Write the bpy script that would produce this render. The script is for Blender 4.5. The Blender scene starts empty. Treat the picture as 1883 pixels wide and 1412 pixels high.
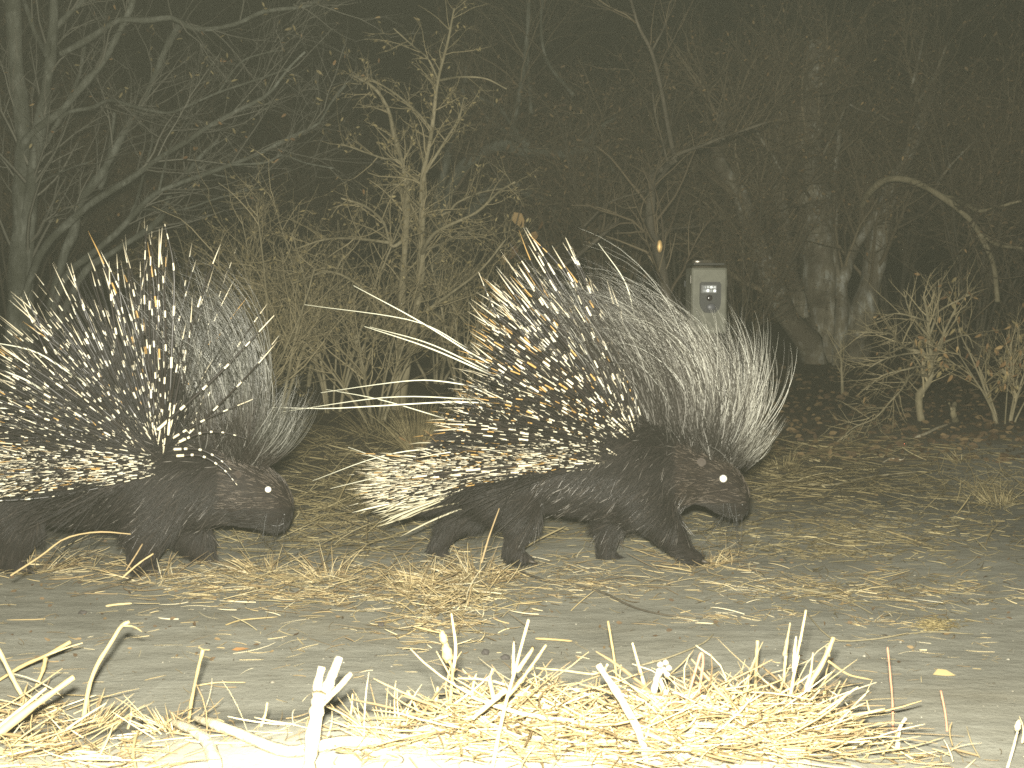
import bpy, bmesh, math
import numpy as np
from mathutils import Vector, Matrix

rng = np.random.default_rng(7)
SC = bpy.context.scene
COL = SC.collection

# ------------------------------------------------------------------ camera
FPX, CU, CV = 2273.0, 941.5, 706.0          # focal length and centre in photo pixels (1883 x 1412)
CAM_Z = 0.60
PITCH = math.atan((706 - 542) / FPX)
cam_d = bpy.data.cameras.new('camera'); cam = bpy.data.objects.new('camera', cam_d); COL.objects.link(cam)
cam.location = (0, 0, CAM_Z); cam.rotation_euler = (math.pi / 2 - PITCH, 0, 0)
cam_d.sensor_width = 36; cam_d.lens = 36 * FPX / 1883; cam_d.clip_start = 0.02; cam_d.clip_end = 400
cam_d.dof.use_dof = True; cam_d.dof.focus_distance = 2.9; cam_d.dof.aperture_fstop = 16
SC.camera = cam

# ------------------------------------------------------------------ night sky
world = bpy.data.worlds.new('World'); SC.world = world; world.use_nodes = True
wn = world.node_tree.nodes; wl = world.node_tree.links
sky = wn.new('ShaderNodeTexSky'); sky.sky_type = 'NISHITA'; sky.sun_disc = False
sky.sun_elevation = math.radians(-2); sky.sun_rotation = math.radians(200)
wl.new(sky.outputs[0], wn['Background'].inputs[0]); wn['Background'].inputs[1].default_value = 0.004

# ------------------------------------------------------------------ the camera trap's own flash, just above its lens
fl = bpy.data.lights.new('flash_lamp', 'AREA'); fl.shape = 'RECTANGLE'; fl.size = 0.05; fl.size_y = 0.025
fl.energy = 270; fl.color = (1.0, 0.975, 0.84)
flo = bpy.data.objects.new('flash_lamp', fl); COL.objects.link(flo)
flo.location = (-0.012, -0.01, CAM_Z + 0.075); flo.rotation_euler = (math.pi / 2 - PITCH, 0, 0)

SC.view_settings.view_transform = 'Standard'; SC.view_settings.look = 'None'
SC.view_settings.exposure = 0; SC.view_settings.gamma = 1; SC.view_settings.use_curve_mapping = False
SC.cycles.max_bounces = 4; SC.cycles.diffuse_bounces = 2; SC.cycles.glossy_bounces = 2
SC.cycles.transparent_max_bounces = 4; SC.cycles.volume_bounces = 0
SC.cycles.use_denoising = False
SC.cycles.filter_width = 1.65
SC.cycles.sample_clamp_direct = 12

# ------------------------------------------------------------------ pixel <-> world
FW = np.array([0, math.cos(PITCH), -math.sin(PITCH)]); UP = np.array([0, math.sin(PITCH), math.cos(PITCH)])
CAMP = np.array([0, 0, CAM_Z])
def rays(u, v):
    u = np.asarray(u, float); v = np.asarray(v, float)
    a = (u - CU) / FPX; b = (CV - v) / FPX
    return np.stack([a + 0 * b, FW[1] + b * UP[1] + 0 * a, FW[2] + b * UP[2] + 0 * a], -1)
def W(u, v, Y):                                # point seen at (u, v) standing at distance Y
    d = rays(u, v); Y = np.asarray(Y, float)
    return CAMP + d * (Y / d[..., 1])[..., None]
def proj(p):
    q = np.asarray(p) - CAMP; z = q @ FW
    return CU + FPX * q[..., 0] / z, CV - FPX * (q @ UP) / z
def gz(x, y):                                  # lie of the land
    x = np.asarray(x, float); y = np.asarray(y, float)
    s = np.clip(y - 3.9, 0, 8)
    z = 0.046 * s + 0.010 * np.sin(2.3 * x + 1.0) * np.sin(1.9 * y + .4) + 0.005 * np.sin(7.1 * x + 2 * y) + 0.0014 * np.sin(13 * y - 5 * x + 1)
    z = z + 0.05 * np.exp(-((x - 2.1) / .7) ** 2 - ((y - 4.7) / .6) ** 2)
    z = z + (.075 + .02 * np.sin(3.1 * x + .6)) * np.exp(-((y - 1.50 - .05 * np.sin(2.2 * x)) / .17) ** 2) / (1 + np.exp((x - .38) / .05))      # low berm at the near edge
    return z
YS_ = np.concatenate([np.linspace(1.0, 2.4, 170), np.linspace(2.42, 14, 330)])
def G(u, v, dz=0.0):                           # ground point seen at (u, v): first crossing along the ray
    d = rays(u, v); sh = d.shape[:-1]; d = d.reshape(-1, 3)
    k = d / d[:, 1:2]; h = (CAM_Z + k[:, 2:3] * YS_[None]) - gz(k[:, 0:1] * YS_[None], np.broadcast_to(YS_[None], (len(d), len(YS_))))
    i = np.argmax(h < 0, 1); i = np.where((h < 0).any(1), np.maximum(i, 1), len(YS_) - 1)
    j = np.arange(len(d)); h0, h1 = h[j, i - 1], h[j, i]; f = np.clip(h0 / (h0 - h1 + 1e-9), 0, 1)
    y = YS_[i - 1] + f * (YS_[i] - YS_[i - 1]); x = k[:, 0] * y
    return np.stack([x, y, gz(x, y) + dz], -1).reshape(sh + (3,))

# ------------------------------------------------------------------ mesh helpers
def mk_mesh(name, V, quads=None, tris=None, attrs=None, mat=None, smooth=True):
    me = bpy.data.meshes.new(name)
    V = np.asarray(V, np.float32); nq = 0 if quads is None else len(quads); nt = 0 if tris is None else len(tris)
    me.vertices.add(len(V)); me.vertices.foreach_set('co', V.ravel())
    li = []; 
    if nq: li.append(np.asarray(quads, np.int32).ravel())
    if nt: li.append(np.asarray(tris, np.int32).ravel())
    li = np.concatenate(li)
    me.loops.add(len(li)); me.loops.foreach_set('vertex_index', li)
    me.polygons.add(nq + nt)
    ls = np.concatenate([np.arange(nq) * 4, nq * 4 + np.arange(nt) * 3]).astype(np.int32)
    me.polygons.foreach_set('loop_start', ls)
    me.polygons.foreach_set('use_smooth', np.full(nq + nt, smooth, bool))
    for k, a in (attrs or {}).items():
        at = me.attributes.new(k, 'FLOAT', 'POINT'); at.data.foreach_set('value', np.asarray(a, np.float32))
    me.update(calc_edges=True); me.validate()
    if mat: me.materials.append(mat)
    return me
def tubes(P, R, sides=3, rnd=None):
    """P (N,K,3), R (N,K) -> verts, quads, attrs t / rnd"""
    P = np.asarray(P, float); R = np.asarray(R, float); N, K, _ = P.shape
    T = np.gradient(P, axis=1); T /= np.linalg.norm(T, axis=2, keepdims=True) + 1e-12
    m = P[:, -1] - P[:, 0]; ref = np.where((np.abs(m[:, 2]) > 0.75 * np.linalg.norm(m, axis=1))[:, None], [[0., 1, 0.05]], [[0.03, 0.05, 1.]])
    A = np.cross(T, ref[:, None, :]); A /= np.linalg.norm(A, axis=2, keepdims=True) + 1e-12
    B = np.cross(T, A)
    th = np.arange(sides) * 2 * math.pi / sides
    V = P[:, :, None] + R[:, :, None, None] * (np.cos(th)[None, None, :, None] * A[:, :, None] + np.sin(th)[None, None, :, None] * B[:, :, None])
    base = (np.arange(N) * K * sides)[:, None, None] + (np.arange(K - 1) * sides)[None, :, None]
    j = np.arange(sides)[None, None, :]; j2 = (j + 1) % sides
    Q = np.stack([base + j, base + j2, base + sides + j2, base + sides + j], -1).reshape(-1, 4)
    if rnd is None: rnd = rng.random(N)
    t = np.broadcast_to(np.linspace(0, 1, K)[None, :, None], (N, K, sides)).ravel()
    r = np.broadcast_to(np.asarray(rnd)[:, None, None], (N, K, sides)).ravel()
    return V.reshape(-1, 3), Q, {'t': t, 'rnd': r}
def link(name, me, parent=None):
    o = bpy.data.objects.new(name, me); COL.objects.link(o)
    if parent is not None: o.parent = parent
    return o
def thing(name, label, cat, loc, group=None):
    o = bpy.data.objects.new(name, None); COL.objects.link(o); o.empty_display_size = .05
    o.location = [float(c) for c in loc]; o['label'] = label; o['category'] = cat
    if group: o['group'] = group
    return o
def tag(o, label, cat, group=None):
    o['label'] = label; o['category'] = cat
    if group: o['group'] = group
    return o
def add_tubes(name, P, R, mat, parent=None, sides=3, rnd=None, stuff=False):
    V, Q, A = tubes(P, R, sides, rnd)
    if parent is not None: V = V - np.array(parent.location)
    o = link(name, mk_mesh(name, V, Q, None, A, mat), parent)
    if stuff: o['kind'] = 'stuff'
    return o
def cr(pts, n):                                 # Catmull-Rom resample of any-dim control points
    p = np.asarray(pts, float)
    if len(p) == 2: return p[0] + (p[1] - p[0]) * np.linspace(0, 1, n)[:, None]
    q = np.vstack([2 * p[0] - p[1], p, 2 * p[-1] - p[-2]])
    s = np.linspace(0, len(p) - 1, n); i = np.clip(s.astype(int), 0, len(p) - 2); f = (s - i)[:, None]
    a, b, c, d = q[i], q[i + 1], q[i + 2], q[i + 3]
    return .5 * ((2 * b) + (c - a) * f + (2 * a - 5 * b + 4 * c - d) * f ** 2 + (3 * b - a - 3 * c + d) * f ** 3)
def unit(a): return a / (np.linalg.norm(a, axis=-1, keepdims=True) + 1e-12)
def solid(name, bm, mat, parent=None, smooth=False):
    me = bpy.data.meshes.new(name); bm.to_mesh(me); bm.free(); me.materials.append(mat)
    if smooth:
        for p in me.polygons: p.use_smooth = True
    return link(name, me, parent)
def box_bm(cx, cy, cz, sx, sy, sz, bev=0, seg=3):
    bm = bmesh.new(); bmesh.ops.create_cube(bm, size=1)
    bmesh.ops.scale(bm, vec=(sx, sy, sz), verts=bm.verts); bmesh.ops.translate(bm, vec=(cx, cy, cz), verts=bm.verts)
    if bev: bmesh.ops.bevel(bm, geom=list(bm.edges), offset=bev, segments=seg, affect='EDGES', profile=.5)
    return bm

# ------------------------------------------------------------------ materials
def new_mat(name):
    m = bpy.data.materials.new(name); m.use_nodes = True
    nt = m.node_tree; return m, nt.nodes, nt.links, nt.nodes['Principled BSDF']
def math_n(n, l, op, a, b=None, c=None):
    x = n.new('ShaderNodeMath'); x.operation = op
    for i, v in enumerate((a, b, c)):
        if v is None: continue
        if isinstance(v, (int, float)): x.inputs[i].default_value = v
        else: l.new(v, x.inputs[i])
    return x.outputs[0]
def attr(n, name):
    a = n.new('ShaderNodeAttribute'); a.attribute_name = name; return a.outputs['Fac']
def ramp(n, l, fac, stops, interp='LINEAR'):
    r = n.new('ShaderNodeValToRGB'); r.color_ramp.interpolation = interp
    e = r.color_ramp.elements
    while len(e) < len(stops): e.new(.5)
    for q, (p, c) in zip(e, stops): q.position = p; q.color = (*c, 1)
    l.new(fac, r.inputs[0]); return r.outputs[0]
def mixc(n, l, fac, a, b):
    m = n.new('ShaderNodeMix'); m.data_type = 'RGBA'
    if isinstance(fac, (int, float)): m.inputs[0].default_value = fac
    else: l.new(fac, m.inputs[0])
    for i, v in ((6, a), (7, b)):
        if isinstance(v, tuple): m.inputs[i].default_value = (*v, 1)
        else: l.new(v, m.inputs[i])
    return m.outputs[2]
def noise(n, l, scale, detail=4, rough=.6, vec=None, coord='Object'):
    t = n.new('ShaderNodeTexNoise'); t.inputs['Scale'].default_value = scale; t.inputs['Detail'].default_value = detail
    t.inputs['Roughness'].default_value = rough
    if vec is None:
        c = n.new('ShaderNodeTexCoord'); vec = c.outputs[coord]
    l.new(vec, t.inputs['Vector']); return t.outputs['Fac']
def bump(n, l, h, strength, dist, b):
    x = n.new('ShaderNodeBump'); x.inputs['Strength'].default_value = strength; x.inputs['Distance'].default_value = dist
    l.new(h, x.inputs['Height']); l.new(x.outputs[0], b.inputs['Normal'])
def plain(name, col, rough=.6, metal=0.0, spec=.5):
    m, n, l, b = new_mat(name); b.inputs['Base Color'].default_value = (*col, 1)
    b.inputs['Roughness'].default_value = rough; b.inputs['Metallic'].default_value = metal
    b.inputs['Specular IOR Level'].default_value = spec; return m
def rnd_mat(name, stops, rough=.7, spec=.3, tstops=None):
    m, n, l, b = new_mat(name); c = ramp(n, l, attr(n, 'rnd'), stops)
    if tstops is not None: c = mixc(n, l, ramp(n, l, attr(n, 't'), tstops[0]), c, tstops[1])
    l.new(c, b.inputs['Base Color']); b.inputs['Roughness'].default_value = rough; b.inputs['Specular IOR Level'].default_value = spec
    return m
def bark(name, c1, c2, c3, scale=22, bs=.5):
    m, n, l, b = new_mat(name)
    tc = n.new('ShaderNodeTexCoord'); mp = n.new('ShaderNodeMapping'); mp.inputs['Scale'].default_value = (1, 1, .35)
    l.new(tc.outputs['Object'], mp.inputs['Vector'])
    a = noise(n, l, scale, 6, .7, mp.outputs[0]); d = noise(n, l, scale * .25, 3, .6)
    c = ramp(n, l, a, [(.33, c1), (.5, c2), (.68, c3)])
    c = mixc(n, l, ramp(n, l, d, [(.42, (0, 0, 0)), (.62, (1, 1, 1))]), c, c1)
    l.new(c, b.inputs['Base Color']); b.inputs['Roughness'].default_value = .85; b.inputs['Specular IOR Level'].default_value = .2
    bump(n, l, a, bs, .01, b); return m

def quill_mat(name, bands, wid, orange, tip0, whitebase=.1):
    m, n, l, b = new_mat(name); t = attr(n, 't'); r = attr(n, 'rnd')
    bn = math_n(n, l, 'MULTIPLY_ADD', math_n(n, l, 'FRACT', math_n(n, l, 'MULTIPLY', r, 29.3)), bands * .7, bands * .7)
    f = math_n(n, l, 'FRACT', math_n(n, l, 'MULTIPLY_ADD', t, bn, math_n(n, l, 'MULTIPLY', r, 17.3)))
    w = math_n(n, l, 'LESS_THAN', f, wid)
    r2 = math_n(n, l, 'FRACT', math_n(n, l, 'MULTIPLY', r, 13.7))
    tip = math_n(n, l, 'GREATER_THAN', t, math_n(n, l, 'MULTIPLY_ADD', r2, .20, tip0))
    base = math_n(n, l, 'LESS_THAN', t, whitebase)
    w = math_n(n, l, 'MAXIMUM', math_n(n, l, 'MAXIMUM', w, tip), base)
    r3 = math_n(n, l, 'FRACT', math_n(n, l, 'MULTIPLY', r, 41.9))
    og = math_n(n, l, 'MULTIPLY', math_n(n, l, 'LESS_THAN', r3, orange), math_n(n, l, 'GREATER_THAN', t, .4))
    # stained gold towards the end of each pale stretch
    edge = ramp(n, l, f, [(0, (0, 0, 0)), (max(.02, wid - .02), (.35, .35, .35))])
    white = mixc(n, l, edge, (.70, .67, .54), (.52, .35, .13))
    pale = mixc(n, l, og, white, (.46, .28, .09))
    c = mixc(n, l, w, (.016, .012, .010), pale)
    l.new(c, b.inputs['Base Color']); b.inputs['Roughness'].default_value = .38; b.inputs['Specular IOR Level'].default_value = .45
    return m
M = {}
M['quill_gold'] = quill_mat('quill_gold', 5.0, .27, .36, .80)
M['quill_white'] = quill_mat('quill_white', 5.0, .20, .16, .80)
M['rump_quill'] = quill_mat('rump_quill', 3.0, .38, .10, .74)
M['tail_quill'] = rnd_mat('tail_quill', [(0, (.22, .19, .12)), (.5, (.50, .46, .32)), (1, (.66, .62, .47))], .45, .4)
M['bristle'] = rnd_mat('bristle', [(0, (.62, .60, .45)), (1, (.78, .76, .62))], .4, .4, ([(0, (1, 1, 1)), (.16, (0, 0, 0))], (.03, .025, .02)))
M['crest'] = rnd_mat('crest', [(0, (.05, .042, .035)), (.4, (.16, .15, .125)), (.75, (.38, .365, .31)), (1, (.66, .65, .57))], .34, .55, ([(0, (1, 1, 1)), (.22, (.8, .8, .8)), (.5, (0, 0, 0))], (.022, .018, .016)))
M['crest_dark'] = rnd_mat('crest_dark', [(0, (.016, .013, .011)), (.6, (.036, .031, .027)), (.88, (.13, .12, .105)), (1, (.36, .345, .31))], .36, .45)
M['crest_grey'] = rnd_mat('crest_grey', [(0, (.035, .033, .028)), (.5, (.085, .083, .07)), (.85, (.20, .195, .17)), (1, (.42, .41, .36))], .36, .6, ([(0, (1, 1, 1)), (.2, (.8, .8, .8)), (.5, (0, 0, 0))], (.03, .022, .018)))
M['fur'] = rnd_mat('fur', [(0, (.009, .0078, .007)), (.7, (.017, .0142, .0125)), (.93, (.027, .023, .020)), (1, (.05, .04, .032))], .5, .28)
M['face_fur'] = rnd_mat('face_fur', [(0, (.014, .010, .008)), (.55, (.028, .021, .016)), (.85, (.07, .055, .042)), (1, (.17, .14, .11))], .45, .4)
M['guard'] = rnd_mat('guard', [(0, (.05, .04, .033)), (.6, (.10, .088, .075)), (1, (.36, .33, .29))], .35, .6, ([(0, (1, 1, 1)), (.5, (.6, .6, .6)), (.8, (0, 0, 0))], (.015, .011, .009)))  # pale ends paint in the highlight specks of the coat
M['skin'] = plain('skin', (.011, .008, .0065), .75, 0, .2)
M['ear'] = plain('ear', (.034, .025, .019), .7, 0, .3)
M['eye'] = plain('eye', (.01, .008, .006), .08)
M['eyeshine_mirror'] = plain('eyeshine_mirror', (.95, .9, .8), .42, 1.0)
M['claw'] = plain('claw', (.05, .04, .03), .5)
M['whisker'] = plain('whisker', (.012, .010, .008), .4)
M['nose'] = plain('nose', (.012, .009, .008), .45)

M['straw'] = rnd_mat('straw', [(0, (.13, .09, .045)), (.3, (.27, .195, .095)), (.65, (.42, .33, .165)), (.9, (.55, .46, .27)), (1, (.66, .59, .41))], .65, .3)
M['straw_old'] = rnd_mat('straw_old', [(0, (.09, .068, .035)), (.4, (.19, .15, .072)), (.8, (.31, .255, .13)), (1, (.46, .39, .22))], .75, .25)
M['stalk'] = rnd_mat('stalk', [(0, (.30, .225, .10)), (1, (.46, .385, .22))], .6, .3)
M['stalk_pale'] = bark('stalk_pale', (.34, .29, .19), (.50, .445, .32), (.62, .57, .44), 90, .5)
M['stalk_red'] = rnd_mat('stalk_red', [(0, (.26, .12, .075)), (1, (.34, .17, .10))], .6, .3)
M['bark_grey'] = bark('bark_grey', (.06, .062, .046), (.11, .112, .09), (.20, .205, .17), 34, .9)
M['bark_pale'] = bark('bark_pale', (.085, .07, .048), (.19, .165, .115), (.46, .47, .42), 20, .9)
M['bark_tan'] = bark('bark_tan', (.17, .145, .085), (.25, .215, .135), (.33, .285, .18), 40, .3)
M['bark_dark'] = bark('bark_dark', (.05, .042, .03), (.085, .072, .05), (.13, .11, .08), 30)
M['twig_grey'] = rnd_mat('twig_grey', [(0, (.09, .085, .065)), (1, (.20, .19, .15))], .8, .2)
M['twig_tan'] = rnd_mat('twig_tan', [(0, (.17, .14, .075)), (1, (.40, .335, .20))], .8, .2)
M['twig_brown'] = rnd_mat('twig_brown', [(0, (.06, .045, .028)), (.7, (.12, .092, .055)), (1, (.20, .16, .10))], .8, .2)
M['leaf_dry'] = rnd_mat('leaf_dry', [(0, (.13, .07, .03)), (.6, (.24, .145, .06)), (1, (.36, .25, .11))], .7, .25)
M['leaf_olive'] = rnd_mat('leaf_olive', [(0, (.12, .092, .04)), (.6, (.21, .165, .075)), (1, (.33, .27, .13))], .7, .25)
M['leaf_brown'] = rnd_mat('leaf_brown', [(0, (.05, .032, .018)), (.6, (.10, .066, .035)), (1, (.18, .125, .06))], .8, .2)
M['leaf_orange'] = rnd_mat('leaf_orange', [(0, (.34, .17, .06)), (1, (.38, .2, .08))], .7, .2)
M['dung'] = plain('dung', (.035, .03, .026), .8)
M['stone'] = plain('stone', (.16, .13, .10), .8)
M['case'] = None
# ------------------------------------------------------------------ ground
m, n, l, b = new_mat('sand'); M['sand'] = m
tc = n.new('ShaderNodeTexCoord'); mp = n.new('ShaderNodeMapping'); mp.inputs['Scale'].default_value = (.7, 1.4, 1)
l.new(tc.outputs['Object'], mp.inputs['Vector'])
big = noise(n, l, 2.2, 5, .6, mp.outputs[0]); mid = noise(n, l, 14, 5, .65, mp.outputs[0]); fine = noise(n, l, 240, 3, .7); grit = noise(n, l, 70, 4, .75)
c = ramp(n, l, mid, [(.3, (.185, .178, .145)), (.55, (.235, .228, .188)), (.75, (.275, .268, .225))])
c = mixc(n, l, ramp(n, l, big, [(.5, (0, 0, 0)), (.75, (.35, .35, .35))]), c, (.17, .14, .085))
c = mixc(n, l, ramp(n, l, grit, [(.62, (0, 0, 0)), (.70, (.7, .7, .7))]), c, (.10, .085, .06))
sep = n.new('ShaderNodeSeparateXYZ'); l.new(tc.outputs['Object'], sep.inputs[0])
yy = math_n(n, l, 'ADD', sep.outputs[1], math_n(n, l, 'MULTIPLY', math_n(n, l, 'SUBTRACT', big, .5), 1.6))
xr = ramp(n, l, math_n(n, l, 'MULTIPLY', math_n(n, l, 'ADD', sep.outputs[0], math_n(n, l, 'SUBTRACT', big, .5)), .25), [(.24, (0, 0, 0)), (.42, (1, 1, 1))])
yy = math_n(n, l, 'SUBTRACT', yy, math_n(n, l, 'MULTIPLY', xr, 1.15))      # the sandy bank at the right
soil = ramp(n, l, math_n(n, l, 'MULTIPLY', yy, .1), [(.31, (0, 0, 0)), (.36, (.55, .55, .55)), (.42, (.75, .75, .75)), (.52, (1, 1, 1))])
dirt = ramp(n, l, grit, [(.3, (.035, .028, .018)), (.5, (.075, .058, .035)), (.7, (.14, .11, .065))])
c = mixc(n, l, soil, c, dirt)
l.new(c, b.inputs['Base Color']); b.inputs['Roughness'].default_value = .95; b.inputs['Specular IOR Level'].default_value = .15
h = math_n(n, l, 'ADD', math_n(n, l, 'MULTIPLY', mid, .8), math_n(n, l, 'ADD', math_n(n, l, 'MULTIPLY', fine, .12), math_n(n, l, 'MULTIPLY', grit, .35)))
bump(n, l, h, .26, .02, b)
xs = np.concatenate([np.linspace(-60, -4, 24)[:-1], np.linspace(-4, 4, 230), np.linspace(4, 60, 24)[1:]])
ys = np.concatenate([np.linspace(-4, .8, 10)[:-1], np.linspace(.8, 2.3, 130)[:-1], np.linspace(2.3, 8, 190), np.linspace(8, 110, 40)[1:]])
X, Y = np.meshgrid(xs, ys); Z = gz(X, Y) + .0012 * np.sin(31 * X + 3 * np.sin(17 * Y)) * np.sin(23 * Y + 2 * np.sin(11 * X)) * np.exp(-((Y - 2.6) / 1.6) ** 2)
idx = np.arange(X.size).reshape(X.shape)
Q = np.stack([idx[:-1, :-1], idx[:-1, 1:], idx[1:, 1:], idx[1:, :-1]], -1).reshape(-1, 4)
g = link('ground', mk_mesh('ground', np.stack([X, Y, Z], -1).reshape(-1, 3), Q, None, None, M['sand'])); g['kind'] = 'structure'

# ------------------------------------------------------------------ plant builders
def spawn(P, R, n, lr, ar, up, ratio, wig, tmin=.25, K=6, rmin=.0008, tmax=1.0, upv=(0, 0, 1)):
    P = np.asarray(P); R = np.asarray(R); N, KP, _ = P.shape
    Ls = np.linalg.norm(np.diff(P, axis=1), axis=2).sum(1)
    i = rng.choice(N, n, p=Ls / Ls.sum()); t = rng.uniform(tmin, tmax, n) * (KP - 1)
    k = np.clip(t.astype(int), 0, KP - 2); f = (t - k)[:, None]
    p0 = P[i, k] * (1 - f) + P[i, k + 1] * f; T = unit(P[i, k + 1] - P[i, k]); r0 = R[i, k] * (1 - f[:, 0]) + R[i, k + 1] * f[:, 0]
    rv = rng.normal(size=(n, 3)); per = unit(np.cross(T, rv)); a = rng.uniform(*ar, n)[:, None]
    d = unit(T * np.cos(a) + per * np.sin(a) + np.array(upv) * up)
    L = rng.uniform(*lr, n) * (1.15 - .5 * t / (KP - 1))
    out = np.zeros((n, K, 3)); out[:, 0] = p0; cur = d
    for j in range(1, K):
        cur = unit(cur + rng.normal(size=(n, 3)) * wig + np.array(upv) * up * .12)
        out[:, j] = out[:, j - 1] + cur * (L / (K - 1))[:, None]
    r = np.maximum(np.minimum(r0 * ratio, L * .022), rmin)
    RR = r[:, None] * np.linspace(1, .3, K)[None]
    return out, RR
def leaf_mesh(pos, d, size, wid=.38, fold=.25):
    """leaves of eight corners: folded along the midrib, curled towards the tip"""
    n = len(pos); d = unit(d); rv = rng.normal(size=(n, 3)); s = unit(np.cross(d, rv)); nn = np.cross(s, d)
    L = size[:, None]; w = L * wid * rng.uniform(.75, 1.15, (n, 1)); rn = rng.random(n); cu = rng.normal(0, .28, (n, 1))
    def at(f, side, k): return pos + d * L * (f - .25 * abs(fold) * f * f) + nn * L * (cu * f * f + fold * k) + s * w * .5 * side
    V = np.stack([at(0, 0, 0), at(.28, 1, .22), at(.30, .05, 0), at(.25, -1, .22), at(.66, .82, .16), at(.68, -.05, 0), at(.62, -.85, .16), at(1, 0, .02)], 1).reshape(-1, 3); o = np.arange(n)[:, None] * 8
    F = np.concatenate([o + x for x in ([0, 2, 1], [0, 3, 2], [1, 2, 4], [2, 5, 4], [2, 3, 5], [3, 6, 5], [4, 5, 7], [5, 6, 7])])
    return V, F, {'rnd': np.repeat(rn, 8), 't': np.tile([0, .3, .3, .3, .65, .65, .65, 1], n)}
def leaves_on(P, n, size, droop=.5, tmin=.2, wid=.38):
    N, K, _ = P.shape; i = rng.integers(0, N, n); t = rng.uniform(tmin, 1, n) * (K - 1); k = np.clip(t.astype(int), 0, K - 2); f = (t - k)[:, None]
    p = P[i, k] * (1 - f) + P[i, k + 1] * f; T = unit(P[i, k + 1] - P[i, k])
    d = unit(T * .5 + rng.normal(size=(n, 3)) * .7 + np.array([0, 0, -droop]))
    return leaf_mesh(p, d, rng.uniform(*size, n), wid)
def add_leaves(parent, L, mat, name='leaves'):
    V, F, A = L; o = link(name, mk_mesh(name, V - np.array(parent.location), None, F, A, mat), parent); o['kind'] = 'stuff'; return o
def limb(parent, name, pts, Y0, Y1, w0, w1, mat, n=26, sides=8, knot=.10):
    """a traced limb: pts in photo pixels, standing between distances Y0 and Y1, w0 -> w1 its width in pixels"""
    uv = cr(pts, n); Ys = np.linspace(Y0, Y1, n) + .04 * np.sin(np.linspace(0, 6, n) + rng.random() * 6)
    P = W(uv[:, 0], uv[:, 1], Ys)
    R = np.linspace(w0, w1, n) / 2 / FPX * Ys * (1 + knot * np.sin(np.linspace(0, n * 1.1, n) + rng.random() * 6) + rng.normal(size=n) * knot * .4)
    Pe = np.concatenate([P, P[-1:] + (P[-1:] - P[-2:-1]) * .02]); Re = np.append(R, R[-1] * .05)
    V, Q, A = tubes(Pe[None], Re[None], sides)
    V = V + rng.normal(size=V.shape) * np.repeat(Re, sides)[:, None] * .05
    o = link(name, mk_mesh(name, V - np.array(parent.location), Q, None, A, mat), parent)
    ks = np.linspace(0, n - 1, 6).astype(int)
    return P[ks], R[ks]
def traced_tree(name, label, cat, base, limbs, Yb, bark_m, twig_m, tw, leaf=None, group=None):
    t = thing(name, label, cat, base, group)
    PP, RR = [], []
    for (nm, pts, dY0, dY1, w0, w1, *mm) in limbs:
        p, r = limb(t, nm, pts, Yb + dY0, Yb + dY1, w0, w1, M[mm[0]] if mm else bark_m); PP.append(p); RR.append(r)
    PP = np.array(PP); RR = np.array(RR); lev = (PP, RR); allp, allr = [], []
    for kw in tw:
        lev = spawn(*lev, **kw); allp.append(lev[0]); allr.append(lev[1])
    if allp:
        add_tubes('twigs', np.concatenate(allp), np.concatenate(allr), twig_m, t, 3, None, True)
        if leaf:
            for (nl, size, droop, wid, lm) in leaf: add_leaves(t, leaves_on(np.concatenate(allp[-2:]), nl, size, droop, .15, wid), lm)
    return t
def shrub(name, label, cat, base, nst, H, spread, r0, bark_m, twig_m, tw, leaf=None, group=None, lean=(0, 0)):
    base = np.asarray(base, float); t = thing(name, label, cat, base, group)
    PP, RR = [], []
    for k in range(nst):
        a = rng.uniform(0, 2 * math.pi); h = H * rng.uniform(.65, 1.0); sp = spread * rng.uniform(.3, 1)
        K = 9; s = np.linspace(0, 1, K)
        P = np.stack([np.cos(a) * (.03 + sp * s ** 1.3) + lean[0] * s, np.sin(a) * (.03 + sp * s ** 1.3) + lean[1] * s, h * s - .03], 1) + np.cumsum(rng.normal(size=(K, 3)) * [.02, .02, .005] * H * .35, 0) * s[:, None]
        R = r0 * rng.uniform(.6, 1.1) * np.linspace(1, .3, K)
        V, Q, A = tubes(P[None], R[None], 6); link('stem', mk_mesh('stem', V, Q, None, A, bark_m), t)
        ks = [0, 2, 3, 5, 6, 8]; PP.append(P[ks] + base); RR.append(R[ks])
    lev = (np.array(PP), np.array(RR)); ap, ar_ = [], []
    for kw in tw: lev = spawn(*lev, **kw); ap.append(lev[0]); ar_.append(lev[1])
    add_tubes('twigs', np.concatenate(ap), np.concatenate(ar_), twig_m, t, 3, None, True)
    if leaf:
        for (nl, size, droop, wid, lm) in leaf: add_leaves(t, leaves_on(np.concatenate(ap[-2:]), nl, size, droop, .1, wid), lm)
    return t
def ground_at(u, Y): x = float(W(u, 700, Y)[0]); return np.array([x, Y, float(gz(x, Y))])
# ------------------------------------------------------------------ trees and shrubs
def z4(*p): return [(x * .34, y * .34) for x, y in p]
def z5(*p): return [(560 + x * .3717, y * .3717) for x, y in p]
def z6(*p): return [(1200 + x * .3627, y * .3627) for x, y in p]
def z8(*p): return [(1280 + x * .3186, 300 + y * .3186) for x, y in p]
def zs(*p): return [(1480 + x * .214, 600 + y * .214) for x, y in p]

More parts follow.
